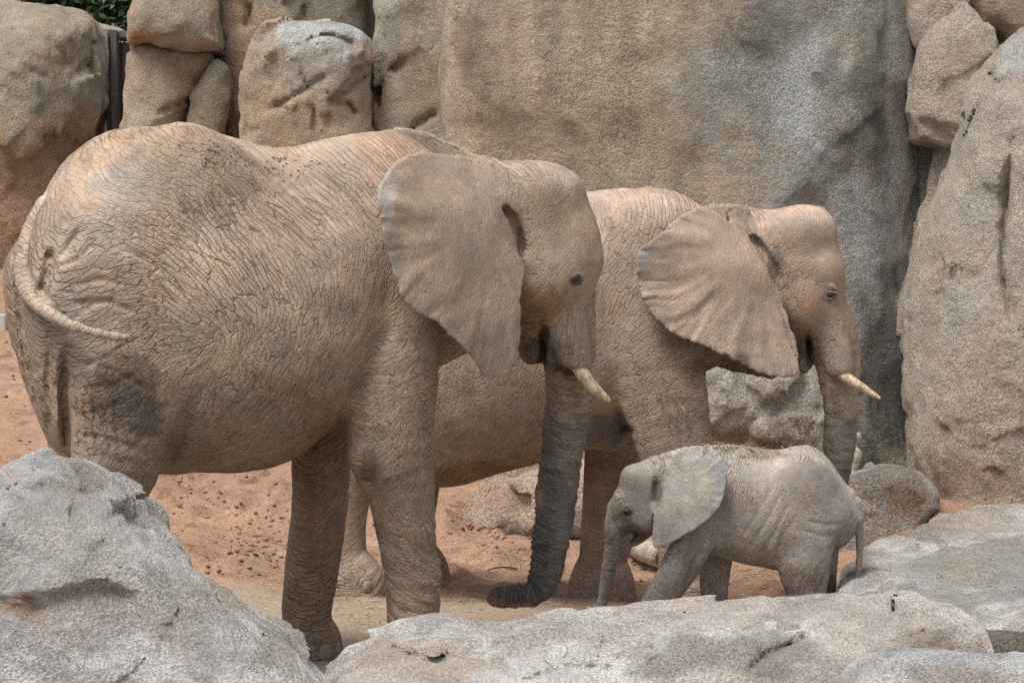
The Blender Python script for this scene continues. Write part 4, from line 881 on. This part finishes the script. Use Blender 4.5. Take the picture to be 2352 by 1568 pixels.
# ---- the elephant standing farther back
f2 = Frame(1250, 20.1, -12)
E2_trunk = path_tube(f2, [(1918, 740, 46, 0, .17), (1924, 800, 50, 0, .17), (1926, 860, 48, 0, .15), (1931, 910, 42, 0, .13), (1932, 960, 40, 0, .12), (1928, 1020, 37, 0, .11), (1921, 1080, 33, 0, .1), (1912, 1150, 29, 0, .09), (1900, 1220, 26, 0, .08), (1886, 1290, 24, 0, .07), (1868, 1338, 22, 0, .06), (1845, 1352, 19, 0, .055)], 34)
E2_tail = path_tube(f2, [(790, 560, 20, 0, .05), (770, 640, 14, 0, .04), (775, 760, 10, 0, .03), (780, 900, 8, 0, .02)], 14)
E2 = dict(
 body=[loft(f2, [(775, 640, 800, .2), (800, 560, 960, .4), (860, 480, 1070, .56), (930, 455, 1108, .65), (1000, 450, 1116, .7), (1060, 450, 1114, .72), (1130, 450, 1092, .73), (1230, 445, 1066, .73), (1340, 440, 1036, .7), (1420, 432, 1016, .62), (1500, 428, 960, .52), (1560, 443, 890, .44), (1630, 478, 850, .35), (1720, 500, 810, .29)]),
   (rows_tube(f2, [(1385, 1610, 560, -.36, .2), (1378, 1612, 680, -.40, .2), (1385, 1617, 800, -.42, .21), (1415, 1624, 900, -.42, .2), (1448, 1632, 980, -.41, .19), (1468, 1640, 1030, -.4, .185), (1484, 1640, 1100, -.39, .175), (1500, 1636, 1200, -.38, .16), (1512, 1628, 1290, -.37, .155), (1508, 1628, 1340, -.37, .165), (1498, 1640, 1375, -.37, .19), (1495, 1644, 1440, -.37, .2)]), .05),
   (rows_tube(f2, [(1350, 1490, 930, .3, .2), (1345, 1480, 1000, .34, .2), (1340, 1472, 1080, .34, .18), (1338, 1462, 1160, .34, .17), (1333, 1452, 1240, .34, .155), (1328, 1440, 1290, .34, .15), (1310, 1454, 1335, .34, .17), (1302, 1461, 1365, .34, .19), (1302, 1463, 1420, .34, .19)]), .05),
   (rows_tube(f2, [(770, 980, 800, -.34, .26), (762, 950, 950, -.36, .25), (755, 900, 1040, -.36, .21), (740, 860, 1110, -.36, .18), (728, 841, 1180, -.36, .16), (724, 838, 1250, -.36, .15), (728, 850, 1300, -.36, .16), (722, 880, 1340, -.36, .185), (718, 885, 1410, -.36, .19)]), .06),
   (rows_tube(f2, [(860, 1040, 900, .3, .24), (880, 1030, 1000, .33, .22), (890, 1010, 1100, .34, .18), (885, 995, 1200, .34, .16), (880, 1000, 1270, .34, .16), (872, 1032, 1320, .34, .185), (868, 1037, 1400, .34, .19)]), .06),
   (ellip(f2.L(1395, 955, -.12), (.17, .2, .22)), .05)],
 head=[pillow(f2, [(1660, 474), (1730, 482), (1810, 480), (1850, 476), (1888, 480), (1903, 500), (1915, 540), (1922, 580), (1932, 618), (1937, 650), (1943, 700), (1952, 760), (1964, 815), (1968, 845), (1930, 852), (1892, 838), (1868, 815), (1850, 800), (1810, 760), (1740, 700), (1660, 620), (1640, 540)], .33, .2,
          [(474, .18), (520, .27), (600, .31), (650, .3), (700, .26), (780, .2), (850, .17)]),
   (ellip(f2.L(1845, 530, -.13), (.2, .19, .15)), .1), (ellip(f2.L(1895, 620, -.10), (.11, .17, .15)), .08), (ellip(f2.L(1850, 700, -.2), (.15, .11, .14)), .08),
   (ellip(f2.L(1847, 815, 0), (.055, .11, .125)), .03),
   (tube(np.array([f2.L(1900, 700, -.17), f2.L(1918, 780, -.17), f2.L(1930, 842, -.17)]), [.075, .09, .075], [.065, .07, .06], 8), .05),
   (tube(np.array([f2.L(1900, 700, .17), f2.L(1918, 780, .17), f2.L(1930, 842, .17)]), [.075, .09, .075], [.065, .07, .06], 8), .05),
   (E2_trunk, .05)],
 ears=[ear(f2, [(1720, 474), (1690, 470), (1640, 468), (1590, 480), (1550, 501), (1518, 532), (1480, 562), (1461, 582), (1457, 612), (1462, 650), (1474, 690), (1490, 716), (1520, 748), (1560, 775), (1604, 790), (1612, 794), (1640, 808), (1690, 830), (1740, 855), (1790, 868), (1828, 866), (1836, 842), (1830, 790), (1816, 742), (1802, 702), (1796, 660), (1782, 622), (1764, 582), (1740, 540)],
       [(1720, 490, -.2), (1764, 580, -.33), (1800, 680, -.36), (1832, 830, -.46), (1760, 840, -.55), (1700, 600, -.5), (1660, 500, -.42), (1580, 490, -.56), (1470, 590, -.70), (1500, 710, -.73), (1600, 780, -.70), (1560, 620, -.64), (1650, 700, -.60)], .018, (1740, 590), (.016, 17, .55), .008),
   ear(f2, [(1640, 560), (1610, 700), (1612, 800), (1618, 832), (1680, 854), (1742, 867), (1790, 862), (1800, 700), (1760, 560)],
       [(1760, 580, .28), (1790, 800, .36), (1640, 600, .55), (1620, 800, .60), (1700, 720, .5)], .02, (1760, 600), (.012, 12, .5))],
 tail=[E2_tail],
 cuts=[([(1852, 768), (1860, 800), (1864, 850)], 5, .05), ([(1722, 532), (1755, 575), (1784, 625), (1796, 662)], 9, .032), ([(1350, 960), (1410, 960), (1450, 990)], 4, .012), ([(1415, 930), (1440, 990), (1450, 1010)], 8, .02),
   ([(1520, 880), (1560, 950), (1570, 1020)], 6, .012), ([(1540, 880), (1580, 950), (1592, 1020)], 6, .012), ([(1500, 900), (1540, 970), (1548, 1030)], 6, .012)],
 regions=[(1150, 950, 220, 200, (.3, .9, 0, .4), .8), (1400, 640, 150, 250, (.1, .3, 0, 1), 1.0), (1500, 850, 130, 150, (.2, .0, .6, .8), .8), (1540, 980, 100, 80, (.3, .6, .3, .3), .8), (1400, 460, 150, 40, (.3, .3, 0, .5), .4), (1400, 975, 60, 60, (.3, 0, 0, .2), .2), (1385, 1200, 90, 200, (.2, .2, .5, .5), .35), (1840, 530, 120, 70, (.1, .5, .6, .1), .34), (1905, 600, 50, 80, (.1, .3, .1, .2), .16), (1850, 700, 60, 70, (0, .8, 0, .5), .45), (1920, 790, 50, 60, (0, .8, 0, .2), .3), (820, 1250, 90, 120, (.2, .1, .7, .5), .8)],
 flow=[(1400, 560, 60, 2), (1380, 650, 62, 2.5), (1420, 720, 58, 3), (1500, 470, 70, 2), (1440, 800, 40, 3), (1540, 800, 14, 3.5), (1500, 870, 35, 3), (1580, 880, -10, 3), (1560, 960, -70, 4), (1500, 980, 40, 3), (1600, 1010, 5, 3), (1100, 900, 80, 3), (1200, 880, 72, 3), (1050, 980, 75, 3), (1200, 1000, 80, 4), (1400, 960, -30, 1.5), (1385, 1150, 10, 2), (1380, 1290, 2, 4), (1390, 1350, 0, 2), (820, 1180, 30, 3), (810, 1270, 20, 4), (830, 1330, 5, 2), (1830, 520, 80, 3), (1880, 560, 10, 2), (1850, 700, 70, 4), (1900, 720, 70, 4), (1930, 790, 84, 3), (1845, 810, 70, 3)],
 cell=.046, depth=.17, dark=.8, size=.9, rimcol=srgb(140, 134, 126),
 ringed=[(E2_trunk, 0, .65), (E2_tail, 0, .5)],
 colour=srgb(169, 142, 120), dust=srgb(206, 172, 146), earcol=srgb(170, 142, 120),
 earpaint=[(1470, 600, 30, 60, srgb(150, 146, 138), .7), (1480, 660, 30, 50, srgb(136, 126, 116), .6)],
 paint=[(1420, 480, 140, 60, srgb(190, 158, 136), .7), (1400, 700, 110, 200, srgb(164, 142, 124), .5), (1130, 900, 200, 120, srgb(158, 130, 110), .6), (1130, 1090, 220, 45, srgb(150, 104, 70), .9), (1400, 980, 62, 60, srgb(118, 114, 114), .85), (1440, 985, 20, 14, srgb(70, 56, 48), .7), (1385, 1200, 90, 220, srgb(146, 120, 104), .6),  # reddish blob along the belly underside: its shade painted into the hide
   (1850, 690, 40, 40, srgb(168, 122, 84), .6), (1850, 800, 24, 60, srgb(120, 96, 80), .7), (1858, 790, 9, 50, srgb(56, 46, 40), .8), (1780, 610, 20, 45, srgb(90, 84, 80), .7), (1904, 676, 20, 16, srgb(96, 78, 66), .5), (1920, 770, 45, 80, srgb(156, 140, 126), .5),
   (1925, 980, 70, 130, srgb(120, 108, 97), .85), (1915, 1080, 60, 90, srgb(108, 100, 93), .85), (1680, 840, 90, 30, srgb(100, 78, 62), .7)])
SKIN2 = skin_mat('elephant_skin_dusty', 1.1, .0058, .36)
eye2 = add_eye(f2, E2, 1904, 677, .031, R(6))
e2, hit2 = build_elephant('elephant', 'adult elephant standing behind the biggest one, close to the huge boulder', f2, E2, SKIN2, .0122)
fit_eye(e2, f2, eye2)
fit_tusk(e2, f2, [(1924, 846, -.165, .030), (1934, 860, -.18, .034), (1962, 878, -.2, .030), (1990, 896, -.21, .024), (2012, 909, -.215, .015), (2022, 915, -.217, .008)])
fit_tusk(e2, f2, [(1906, 830, .17, .036), (1932, 858, .17, .034), (1950, 872, .17, .026), (1962, 880, .17, .010)])
fit_nails(e2, hit2, [(850, 1345, .035, .04), (880, 1350, .03, .04), (1452, 1372, .03, .04), (1420, 1378, .035, .035)])
print('E2', time.time() - T0)

# ---- the calf
f3 = Frame(1690, 18.4, 3)
E3_trunk = path_tube(f3, [(1420, 1170, 26, 0, .08), (1411, 1210, 23, 0, .07), (1407, 1248, 19, 0, .055), (1401, 1290, 17.5, 0, .046), (1394, 1330, 15.5, 0, .04), (1386, 1370, 13.5, 0, .034), (1380, 1405, 12, 0, .03), (1380, 1430, 11, 0, .028)], 24)
E3_tail = path_tube(f3, [(1958, 1160, 22, 0, .05), (1968, 1190, 13, 0, .035), (1974, 1225, 9.5, 0, .022), (1975, 1264, 8.5, 0, .02), (1972, 1304, 7.5, 0, .018), (1968, 1345, 6, 0, .015), (1965, 1372, 5, 0, .012)], 20)
E3 = dict(
 body=[loft(f3, [(1510, 1070, 1190, .11), (1560, 1042, 1235, .15), (1620, 1023, 1268, .195), (1690, 1021, 1290, .235), (1740, 1029, 1300, .25), (1785, 1031, 1308, .255), (1830, 1023, 1306, .25), (1870, 1026, 1292, .235), (1905, 1056, 1275, .2), (1935, 1098, 1255, .15), (1956, 1136, 1235, .10), (1970, 1166, 1214, .06), (1978, 1188, 1204, .03)]),
   (path_tube(f3, [(1640, 1130, 34, -.12, .07), (1622, 1180, 42, -.145, .085), (1602, 1225, 47, -.155, .09), (1578, 1270, 45, -.155, .085), (1553, 1318, 42, -.15, .08), (1524, 1362, 38, -.145, .078), (1502, 1400, 35, -.14, .078), (1490, 1440, 38, -.14, .085), (1488, 1480, 40, -.14, .088)]), .02),
   (path_tube(f3, [(1650, 1230, 40, .12, .08), (1646, 1290, 37, .13, .08), (1641, 1340, 34, .13, .075), (1641, 1390, 31, .13, .072), (1640, 1430, 33, .13, .078), (1640, 1480, 37, .13, .085)]), .02),
   (path_tube(f3, [(1868, 1130, 60, -.10, .10), (1862, 1200, 66, -.135, .11), (1854, 1260, 66, -.145, .105), (1850, 1305, 62, -.145, .1), (1852, 1350, 49, -.14, .09), (1854, 1395, 42, -.14, .08), (1850, 1430, 43, -.14, .085), (1848, 1480, 46, -.14, .09)]), .035),
   (path_tube(f3, [(1880, 1180, 54, .10, .1), (1884, 1250, 46, .13, .09), (1888, 1310, 36, .13, .08), (1890, 1360, 31, .13, .072), (1888, 1410, 31, .13, .075), (1885, 1480, 36, .13, .085)]), .03),
   (ellip(f3.L(1850, 1100, -.17), (.14, .07, .14)), .08), (path_tube(f3, [(1940, 1150, 34, 0, .06), (1962, 1176, 20, 0, .05), (1976, 1196, 7, 0, .03)], 8), .03)],
 head=[pillow(f3, [(1575, 1030), (1540, 1037), (1500, 1048), (1461, 1065), (1438, 1077), (1428, 1104), (1412, 1134), (1402, 1169), (1396, 1202), (1396, 1235), (1420, 1240), (1436, 1226), (1462, 1222), (1492, 1215), (1530, 1190), (1580, 1150), (1600, 1080)], .16, .11,
          [(1030, .07), (1070, .125), (1110, .15), (1160, .155), (1200, .13), (1250, .09)]),
   (ellip(f3.L(1455, 1100, -.06), (.075, .08, .08)), .05), (ellip(f3.L(1425, 1160, -.07), (.05, .07, .07)), .04), (ellip(f3.L(1475, 1195, -.1), (.08, .055, .075)), .04),
   (tube(np.array([f3.L(1490, 1205, 0), f3.L(1466, 1236, 0), f3.L(1446, 1253, 0)]), [.06, .035, .016], [.07, .05, .028], 10), .02),
   (E3_trunk, .03)],
 ears=[ear(f3, [(1545, 1050), (1566, 1030), (1600, 1021), (1628, 1025), (1651, 1040), (1665, 1062), (1670, 1094), (1665, 1130), (1653, 1161), (1631, 1189), (1600, 1213), (1576, 1227), (1556, 1240), (1532, 1252), (1509, 1259), (1499, 1252), (1498, 1224), (1500, 1193), (1502, 1161), (1502, 1134), (1514, 1106), (1530, 1080)],
       [(1536, 1070, -.10), (1504, 1150, -.155), (1500, 1240, -.19), (1560, 1150, -.245), (1580, 1060, -.2), (1620, 1030, -.22), (1668, 1100, -.285), (1630, 1185, -.30), (1560, 1235, -.27), (1610, 1110, -.265)], .011, (1520, 1120), (.005, 14, .3), .003),
   ear(f3, [(1545, 1050), (1600, 1022), (1650, 1060), (1640, 1150), (1560, 1200), (1510, 1140)], [(1530, 1080, .1), (1510, 1150, .14), (1600, 1030, .22), (1650, 1100, .27), (1580, 1160, .24)], .011, (1520, 1120), (.004, 12, .3), .003)],
 tail=[E3_tail], kneck=.05, kear=.035,
 cuts=[([(1442, 1246), (1456, 1228), (1462, 1218)], 4, .02), ([(1508, 1100), (1502, 1130), (1500, 1160)], 6, .03), 
   ([(1800, 1120), (1770, 1180), (1720, 1260)], 5, .005), ([(1815, 1150), (1785, 1210), (1740, 1290)], 5, .006), ([(1780, 1110), (1745, 1170), (1700, 1240)], 5, .0045), ([(1830, 1180), (1800, 1230), (1770, 1300)], 5, .006), ([(1680, 1120), (1690, 1200), (1690, 1280)], 5, .0045), ([(1700, 1110), (1712, 1180), (1715, 1240)], 5, .005),
   ([(1575, 1345), (1590, 1290), (1620, 1250)], 5, .012), ([(1850, 1195), (1900, 1205), (1940, 1200)], 5, .006), ([(1835, 1215), (1890, 1230), (1925, 1225)], 5, .006), ([(1925, 1215), (1915, 1290), (1905, 1370)], 6, .015)],
 regions=[(1740, 1180, 90, 130, (-.0, .9, 0, .7), .8), (1780, 1080, 120, 50, (.3, .2, 0, .5), .2), (1880, 1210, 80, 90, (.1, .0, .9, .3), .8), (1850, 1310, 80, 80, (.2, .6, .4, .3), .8), (1890, 1100, 60, 60, (.3, .1, .2, .5), .35), (1570, 1280, 80, 90, (.4, .1, .4, .7), .8), (1460, 1110, 70, 70, (.2, .3, .2, .3), .2), (1450, 1200, 50, 60, (0, .7, .3, .4), .55)],
 flow=[(1700, 1140, 70, 3.5), (1740, 1200, 62, 5), (1780, 1230, 62, 5), (1690, 1240, 85, 4), (1800, 1130, 45, 2), (1860, 1200, 20, 4), (1900, 1190, 8, 4), (1850, 1260, 50, 3), (1840, 1330, 84, 4), (1890, 1300, 80, 3), (1930, 1150, 40, 2), (1760, 1060, 20, 1.6), (1600, 1230, 40, 4), (1570, 1290, 55, 4), (1520, 1350, 70, 4), (1640, 1330, 80, 2), (1450, 1120, 50, 2), (1480, 1180, 70, 4), (1420, 1210, 30, 3), (1470, 1230, 60, 3)],
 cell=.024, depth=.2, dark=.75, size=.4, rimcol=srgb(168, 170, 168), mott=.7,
 ringed=[(E3_trunk, 0, .6), (E3_tail, 0, .5)],
 colour=srgb(162, 150, 138), dust=srgb(192, 181, 167), earcol=srgb(176, 167, 155),
 earpaint=[(1650, 1100, 22, 60, srgb(160, 162, 160), .7), (1600, 1030, 60, 18, srgb(164, 166, 164), .7)],
 paint=[(1720, 1035, 90, 22, srgb(150, 128, 100), .7), (1505, 1120, 14, 40, srgb(84, 78, 74), .7), (1850, 1340, 70, 60, srgb(124, 106, 92), .7), (1560, 1330, 70, 70, srgb(130, 114, 100), .7), (1455, 1235, 24, 24, srgb(100, 84, 72), .7), (1440, 1176, 14, 11, srgb(86, 74, 64), .6), (1500, 1060, 60, 30, srgb(170, 156, 138), .6), (1400, 1320, 30, 90, srgb(122, 110, 98), .6)])
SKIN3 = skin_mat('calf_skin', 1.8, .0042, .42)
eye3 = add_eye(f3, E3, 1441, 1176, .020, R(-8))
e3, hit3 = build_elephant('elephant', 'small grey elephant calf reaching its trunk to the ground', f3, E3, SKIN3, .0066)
fit_eye(e3, f3, eye3, .0)
print('E3', time.time() - T0)
# ------------------------------------------------------------------ wooden gate, kerb, trees
def boxmesh(name, x0, x1, y0, y1, z0, z1, org, bev=.012):
    import bmesh
    bm = bmesh.new(); bmesh.ops.create_cube(bm, size=1)
    for v in bm.verts: v.co = ((x0 + x1) / 2 + v.co.x * (x1 - x0) - org[0], (y0 + y1) / 2 + v.co.y * (y1 - y0) - org[1], (z0 + z1) / 2 + v.co.z * (z1 - z0) - org[2])
    bmesh.ops.bevel(bm, geom=bm.edges[:], offset=bev, segments=2, affect='EDGES')
    me = bpy.data.meshes.new(name); bm.to_mesh(me); bm.free(); return me
def wood_mat(name, c1, c2):
    m = N(name); p = m.pos(); g_ = m.noise(m.mapv(p, (0, 0, 0), (26, 26, 2.2)), 1.0, 5, .65)
    col = m.mix(m.ramp(g_, .35, .65), c1, c2); col = m.mix(m.ramp(m.noise(p, 3, 4), .5, .7, 0, .6), col, tuple(v * .6 for v in c1))
    return m.fin(col, .85, g_, .012, .5)
W_GREY, W_BROWN = wood_mat('weathered_wood', srgb(128, 124, 120), srgb(98, 92, 86)), wood_mat('brown_wood', srgb(104, 88, 80), srgb(80, 66, 62))
GY = 41.0
def gX(px): return at(px, 300, GY)[0]
def gZ(py): return at(300, py, GY)[2]
zb = float(gz(gX(285), GY)) - .1
gate = obj('gate', None, None, None, (gX(285), GY, zb)); tag(gate, 'weathered wooden gate standing in the gap between two boulders', 'gate'); go_ = (gX(285), GY, zb)
for nm, a, b, d0, d1, zt, zl, mt in (('post', 246, 257, -.06, .10, gZ(69), zb, W_GREY), ('post', 257.5, 273, -.14, .10, gZ(70), zb, W_GREY), ('rail', 273.5, 345, -.05, .06, gZ(71), gZ(88), W_GREY), ('rail', 273.5, 345, -.02, .05, gZ(89), gZ(95), W_BROWN),
                                 ('board', 274, 281, .03, .07, gZ(95.5), zb, W_BROWN), ('board', 281.5, 291, .0, .05, gZ(95.5), zb, W_BROWN), ('board', 291.4, 303, .015, .05, gZ(95.5), zb, W_BROWN), ('board', 303.4, 318, .0, .05, gZ(95.5), zb, W_BROWN), ('board', 318.4, 345, .01, .05, gZ(95.5), zb, W_BROWN), ('rail', 281, 345, -.04, -.003, gZ(282), gZ(290), W_BROWN)):
    obj(nm, boxmesh(nm, gX(a), gX(b), GY + d0, GY + d1, zl, zt, go_), mt, gate)
m = N('pale_concrete', False); CONC = m.fin(m.mix(m.noise(m.pos(), 5, 5), srgb(206, 200, 190), srgb(176, 170, 160)), .9)
k1 = at(13, 735, 33); kz = at(0, 723, 33)[2]; kb = at(0, 752, 33)[2]
kerb = obj('kerb', boxmesh('kerb', k1[0] - 3.2, k1[0], 33, 33.4, kb - .25, kz, (k1[0], 33, kb)), CONC, None, (k1[0], 33, kb)); tag(kerb, 'low pale concrete kerb on the sand behind the big elephant\'s rump', 'kerb')

m = N('leaf', False); at_ = m.attr('shade', 'Fac')
m.put(m.b.inputs['Base Color'], m.mix(at_, srgb(34, 58, 34), srgb(84, 116, 62))); m.put(m.b.inputs['Roughness'], .55); LEAF = m.m
m = N('bark', False); BARK = m.fin(m.mix(m.noise(m.mapv(m.pos(), (0, 0, 0), (14, 14, 2)), 1, 4), srgb(70, 60, 50), srgb(104, 92, 78)), .9)
def tree(x, y, hgt, rad, label, seed, n=17000):
    rg = np.random.RandomState(seed); z0 = float(gz(x, y)) - .1
    root = obj('tree', None, None, None, (x, y, z0)); tag(root, label, 'tree', 'trees beyond the boulders')
    tr = horn('trunk', np.array([(0, 0, 0), (.1, .05, hgt * .3), (-.05, .1, hgt * .6), (.05, 0, hgt * .92)]), [.2, .16, .11, .03], BARK, root, 10, 12)
    nc = 70; ctr = rg.normal(size=(nc, 3)); ctr /= np.linalg.norm(ctr, axis=1)[:, None]; ctr *= (rg.rand(nc, 1) ** .4)
    ctr = ctr * np.array([rad, rad * .8, hgt * .42]) + np.array([0, 0, hgt * .56])
    cr = rg.rand(nc) * .35 + .35; cs = rg.rand(nc)
    for i in range(6):
        c = ctr[i]; horn('limb', np.array([(0, 0, hgt * .35), c * .5 + np.array([0, 0, hgt * .2]), c]), [.08, .05, .015], BARK, root, 7, 8)
    k = rg.randint(0, nc, n); d = rg.normal(size=(n, 3)); d /= np.linalg.norm(d, axis=1)[:, None]
    P = ctr[k] + d * (cr[k] * rg.rand(n) ** .45)[:, None]
    a = rg.normal(size=(n, 3)); a /= np.linalg.norm(a, axis=1)[:, None]; b = np.cross(a, d); b /= np.linalg.norm(b, axis=1)[:, None] + 1e-6
    L_ = (.05 + .05 * rg.rand(n))[:, None]; 
    V = np.stack([P - a * L_, P + b * L_ * .45, P + a * L_, P - b * L_ * .45], 1).reshape(-1, 3)
    me = make_mesh('crown', V, np.arange(4 * n).reshape(-1, 4), False)
    vattr(me, 'shade', np.repeat(np.clip(cs[k] * .6 + rg.rand(n) * .5 - .1, 0, 1), 4)); obj('crown', me, LEAF, root)
for i, (px, Y, hg, rd, lb) in enumerate([(20, 47.0, 6.2, 2.3, 'dark leafy tree rising behind the wide boulder left of the gate'), (170, 49.0, 6.8, 2.3, 'dense dark green tree beyond the dip of the wide boulder'), (290, 46.5, 6.0, 2.0, 'bushy green tree filling the gap above the wooden gate'), (100, 53, 7.5, 3.2, 'tall dark tree in the second row behind the wide boulder'), (330, 52.5, 7.2, 3.0, 'tall dark tree in the second row above the gate')]):
    tree(at(px, 50, Y)[0], Y, hg, rd, lb, 11 + i)

# ------------------------------------------------------------------ small things on the ground, found by casting rays
bpy.context.view_layer.update(); DG = bpy.context.evaluated_depsgraph_get()
from mathutils import Vector
def cast(x, y, names=None):
    d = ray(x, y); d = d / np.linalg.norm(d)
    ok, loc, nor, idx, ob, _ = SC.ray_cast(DG, Vector((0, 0, CAMH)), Vector(d))
    if not ok or (names and ob.name.split('.')[0] not in names): return None
    return np.array(loc), np.array(nor)
rs = np.random.RandomState(5)
m = N('straw', False); STRAW = m.fin(m.mix(m.attr('shade', 'Fac'), srgb(206, 188, 146), srgb(150, 128, 92)), .8)
m = N('soil', False); SOIL = m.fin(m.mix(m.noise(m.pos(), 30, 4), srgb(168, 120, 92), srgb(130, 92, 70)), .95)
def strands(name, label, spots, names, kind='stuff', lmin=.04, lmax=.13, wd=.0022, mat=STRAW):
    V, F, S = [], [], []
    for x, y in spots:
        r = cast(x, y, names)
        if r is None: continue
        p, n_ = r; a = rs.normal(size=3); a -= n_ * (a @ n_) * .85; a /= np.linalg.norm(a); b = np.cross(a, n_); b /= np.linalg.norm(b) + 1e-6
        L_ = lmin + (lmax - lmin) * rs.rand() ** 2; cv = b * L_ * rs.uniform(-.2, .2); p = p + n_ * .010; s0 = len(V); sh = rs.rand()
        for t in (-1, 0, 1):
            c = p + a * L_ * .5 * t + cv * (1 - t * t)
            for q_ in (b * wd, n_ * wd, -b * wd): V.append(c + q_); S.append(sh)
        for k in (0, 3):
            for j in range(3): F.append((s0 + k + j, s0 + k + (j + 1) % 3, s0 + k + 3 + (j + 1) % 3, s0 + k + 3 + j))
    if not V: return
    V = np.array(V); org = V.mean(0); org[2] = V[:, 2].min(); me = make_mesh(name, V - org, np.array(F), False); vattr(me, 'shade', np.array(S))
    return tag(obj(name, me, mat, None, org), label, 'straw', kind=kind)
def around(lst):
    o = []
    for x, y, rx, ry, n in lst: o += [(x + rs.normal() * rx, y + rs.normal() * ry) for _ in range(n)]
    return o
strands('straw', 'loose straw strewn over the trodden sand', around([(1180, 1300, 90, 40, 130), (1720, 1325, 50, 22, 110), (640, 1345, 50, 18, 60), (850, 1370, 50, 12, 70), (1150, 1380, 120, 20, 90), (1560, 1300, 60, 40, 40), (450, 1250, 90, 60, 40), (2050, 1200, 60, 14, 40), (820, 1420, 60, 25, 60)]), ('ground',))
strands('straw', 'loose straw scattered on the rocks', around([(2250, 1330, 90, 50, 90), (2040, 1330, 30, 30, 20), (1150, 1500, 160, 40, 26), (1500, 1480, 200, 40, 22), (2200, 1190, 90, 16, 14), (560, 1310, 30, 14, 6)]), ('boulder',), lmin=.03, lmax=.12, wd=.0018)
strands('straw', 'bits of straw lying on the calf\'s back', around([(1710, 1028, 48, 4, 60), (1640, 1022, 20, 4, 14)]), ('body',), lmin=.02, lmax=.07, wd=.0022)
strands('straw', 'stalks of straw stuck on the big elephant\'s flank', [(525, 500), (720, 480), (740, 520), (600, 380), (520, 390), (690, 400), (560, 350)], ('body',), lmin=.06, lmax=.2, wd=.0022)
def crumbs(name, label, spots, names, rmin, rmax, cat, mat=SOIL):
    ico_v = np.array([(0, 0, 1), (.894, 0, .447), (.276, .851, .447), (-.724, .526, .447), (-.724, -.526, .447), (.276, -.851, .447), (.724, .526, -.447), (-.276, .851, -.447), (-.894, 0, -.447), (-.276, -.851, -.447), (.724, -.526, -.447), (0, 0, -1)])
    ico_f = np.array([(0, 1, 2), (0, 2, 3), (0, 3, 4), (0, 4, 5), (0, 5, 1), (1, 6, 2), (2, 7, 3), (3, 8, 4), (4, 9, 5), (5, 10, 1), (6, 7, 2), (7, 8, 3), (8, 9, 4), (9, 10, 5), (10, 6, 1), (11, 7, 6), (11, 8, 7), (11, 9, 8), (11, 10, 9), (11, 6, 10)])
    V, F = [], []
    for x, y in spots:
        r = cast(x, y, names)
        if r is None: continue
        p, n_ = r; rad = rmin + (rmax - rmin) * rs.rand() ** 3
        F.append(ico_f + 12 * len(V)); V.append(p + n_ * rad * .25 + ico_v * rad * (.6 + .7 * rs.rand(12, 1)) * np.array([1.2, 1.1, .75]))
    V = np.concatenate(V); F = np.concatenate(F); org = V.mean(0); org[2] = V[:, 2].min()
    return tag(obj(name, make_mesh(name, V - org, F), mat, None, org), label, cat, kind='stuff')
crumbs('soil_clods', 'small clods of red earth scattered over the sand', around([(1180, 1200, 70, 40, 260), (1140, 1180, 40, 50, 120), (520, 1180, 110, 70, 200), (600, 1250, 60, 30, 160), (60, 900, 60, 90, 60), (1500, 1290, 60, 20, 40), (900, 1250, 100, 80, 120)]), ('ground',), .004, .020, 'soil')
crumbs('dirt_crumbs', 'crumbs of dry dung and earth on the big elephant\'s back', around([(545, 372, 50, 14, 70), (620, 390, 40, 16, 80), (500, 345, 40, 12, 40), (700, 380, 50, 16, 40), (640, 365, 8, 5, 24), (480, 370, 8, 5, 20)]), ('body',), .002, .008, 'dirt')
# sawn log, knobbly branch, twig
m = N('dry_wood'); p = m.pos(); g_ = m.noise(m.mapv(p, (0, 0, 0), (4, 30, 30)), 1, 4)
DRY = m.fin(m.mix(m.ramp(g_, .35, .65), srgb(184, 172, 154), srgb(158, 142, 122)), .85, g_, .008, .5)
m = N('sawn_wood', False); SAWN = m.fin(m.mix(m.noise(m.pos(), 40, 3), srgb(150, 112, 74), srgb(112, 82, 56)), .85)
A, B = at(1400, 1232, 22.4), at(1520, 1279, 21.9)
lg = obj('log', None, None, None, (B[0], B[1], float(gz(B[0], B[1])))); tag(lg, 'pale sawn log lying on the sand below the calf\'s jaw', 'log'); lo_ = np.array(lg.location)
horn('bark_surface', np.array([A - lo_, A * .6 + B * .4 + np.array([0, 0, .006]) - lo_, A * .3 + B * .7 - lo_, B - lo_]), [.07, .076, .08, .078], DRY, lg, 22, 14)
e = (B - A) / np.linalg.norm(B - A); horn('sawn_end', np.array([B - e * .01 - lo_, B + e * .004 - lo_, B + e * .008 - lo_]), [.06, .06, .056], SAWN, lg, 20, 4)
br = [(1958, 1110, 9), (1962, 1075, 9), (1966, 1052, 13), (1968, 1040, 12), (1962, 1028, 8), (1963, 1016, 7), (1968, 1004, 11), (1967, 994, 8)]
bo = at(1958, 1110, 22.62); bo[2] = min(bo[2], bo[2])
tag(horn('branch', np.array([at(x, y, 22.62) - bo for x, y, r_ in br]), [r_ * 22.6 / FPX for *_, r_ in br], DRY, None, 14, 30), 'knobbly pale branch stump beside the farther elephant\'s trunk', 'branch').location = bo
tw = []
for x, y in [(1120, 1312), (1150, 1306), (1180, 1308), (1215, 1318)]:
    r = cast(x, y, ('ground',)); tw.append(r[0] + np.array([0, 0, .012]) if r else at(x, y, 21.7))
tag(horn('twig', np.array(tw) - tw[0], [.005, .006, .006, .004], BARK, None, 8, 16), 'thin bent twig on the sand left of the hanging trunk', 'twig').location = tw[0]
print('done', time.time() - T0)
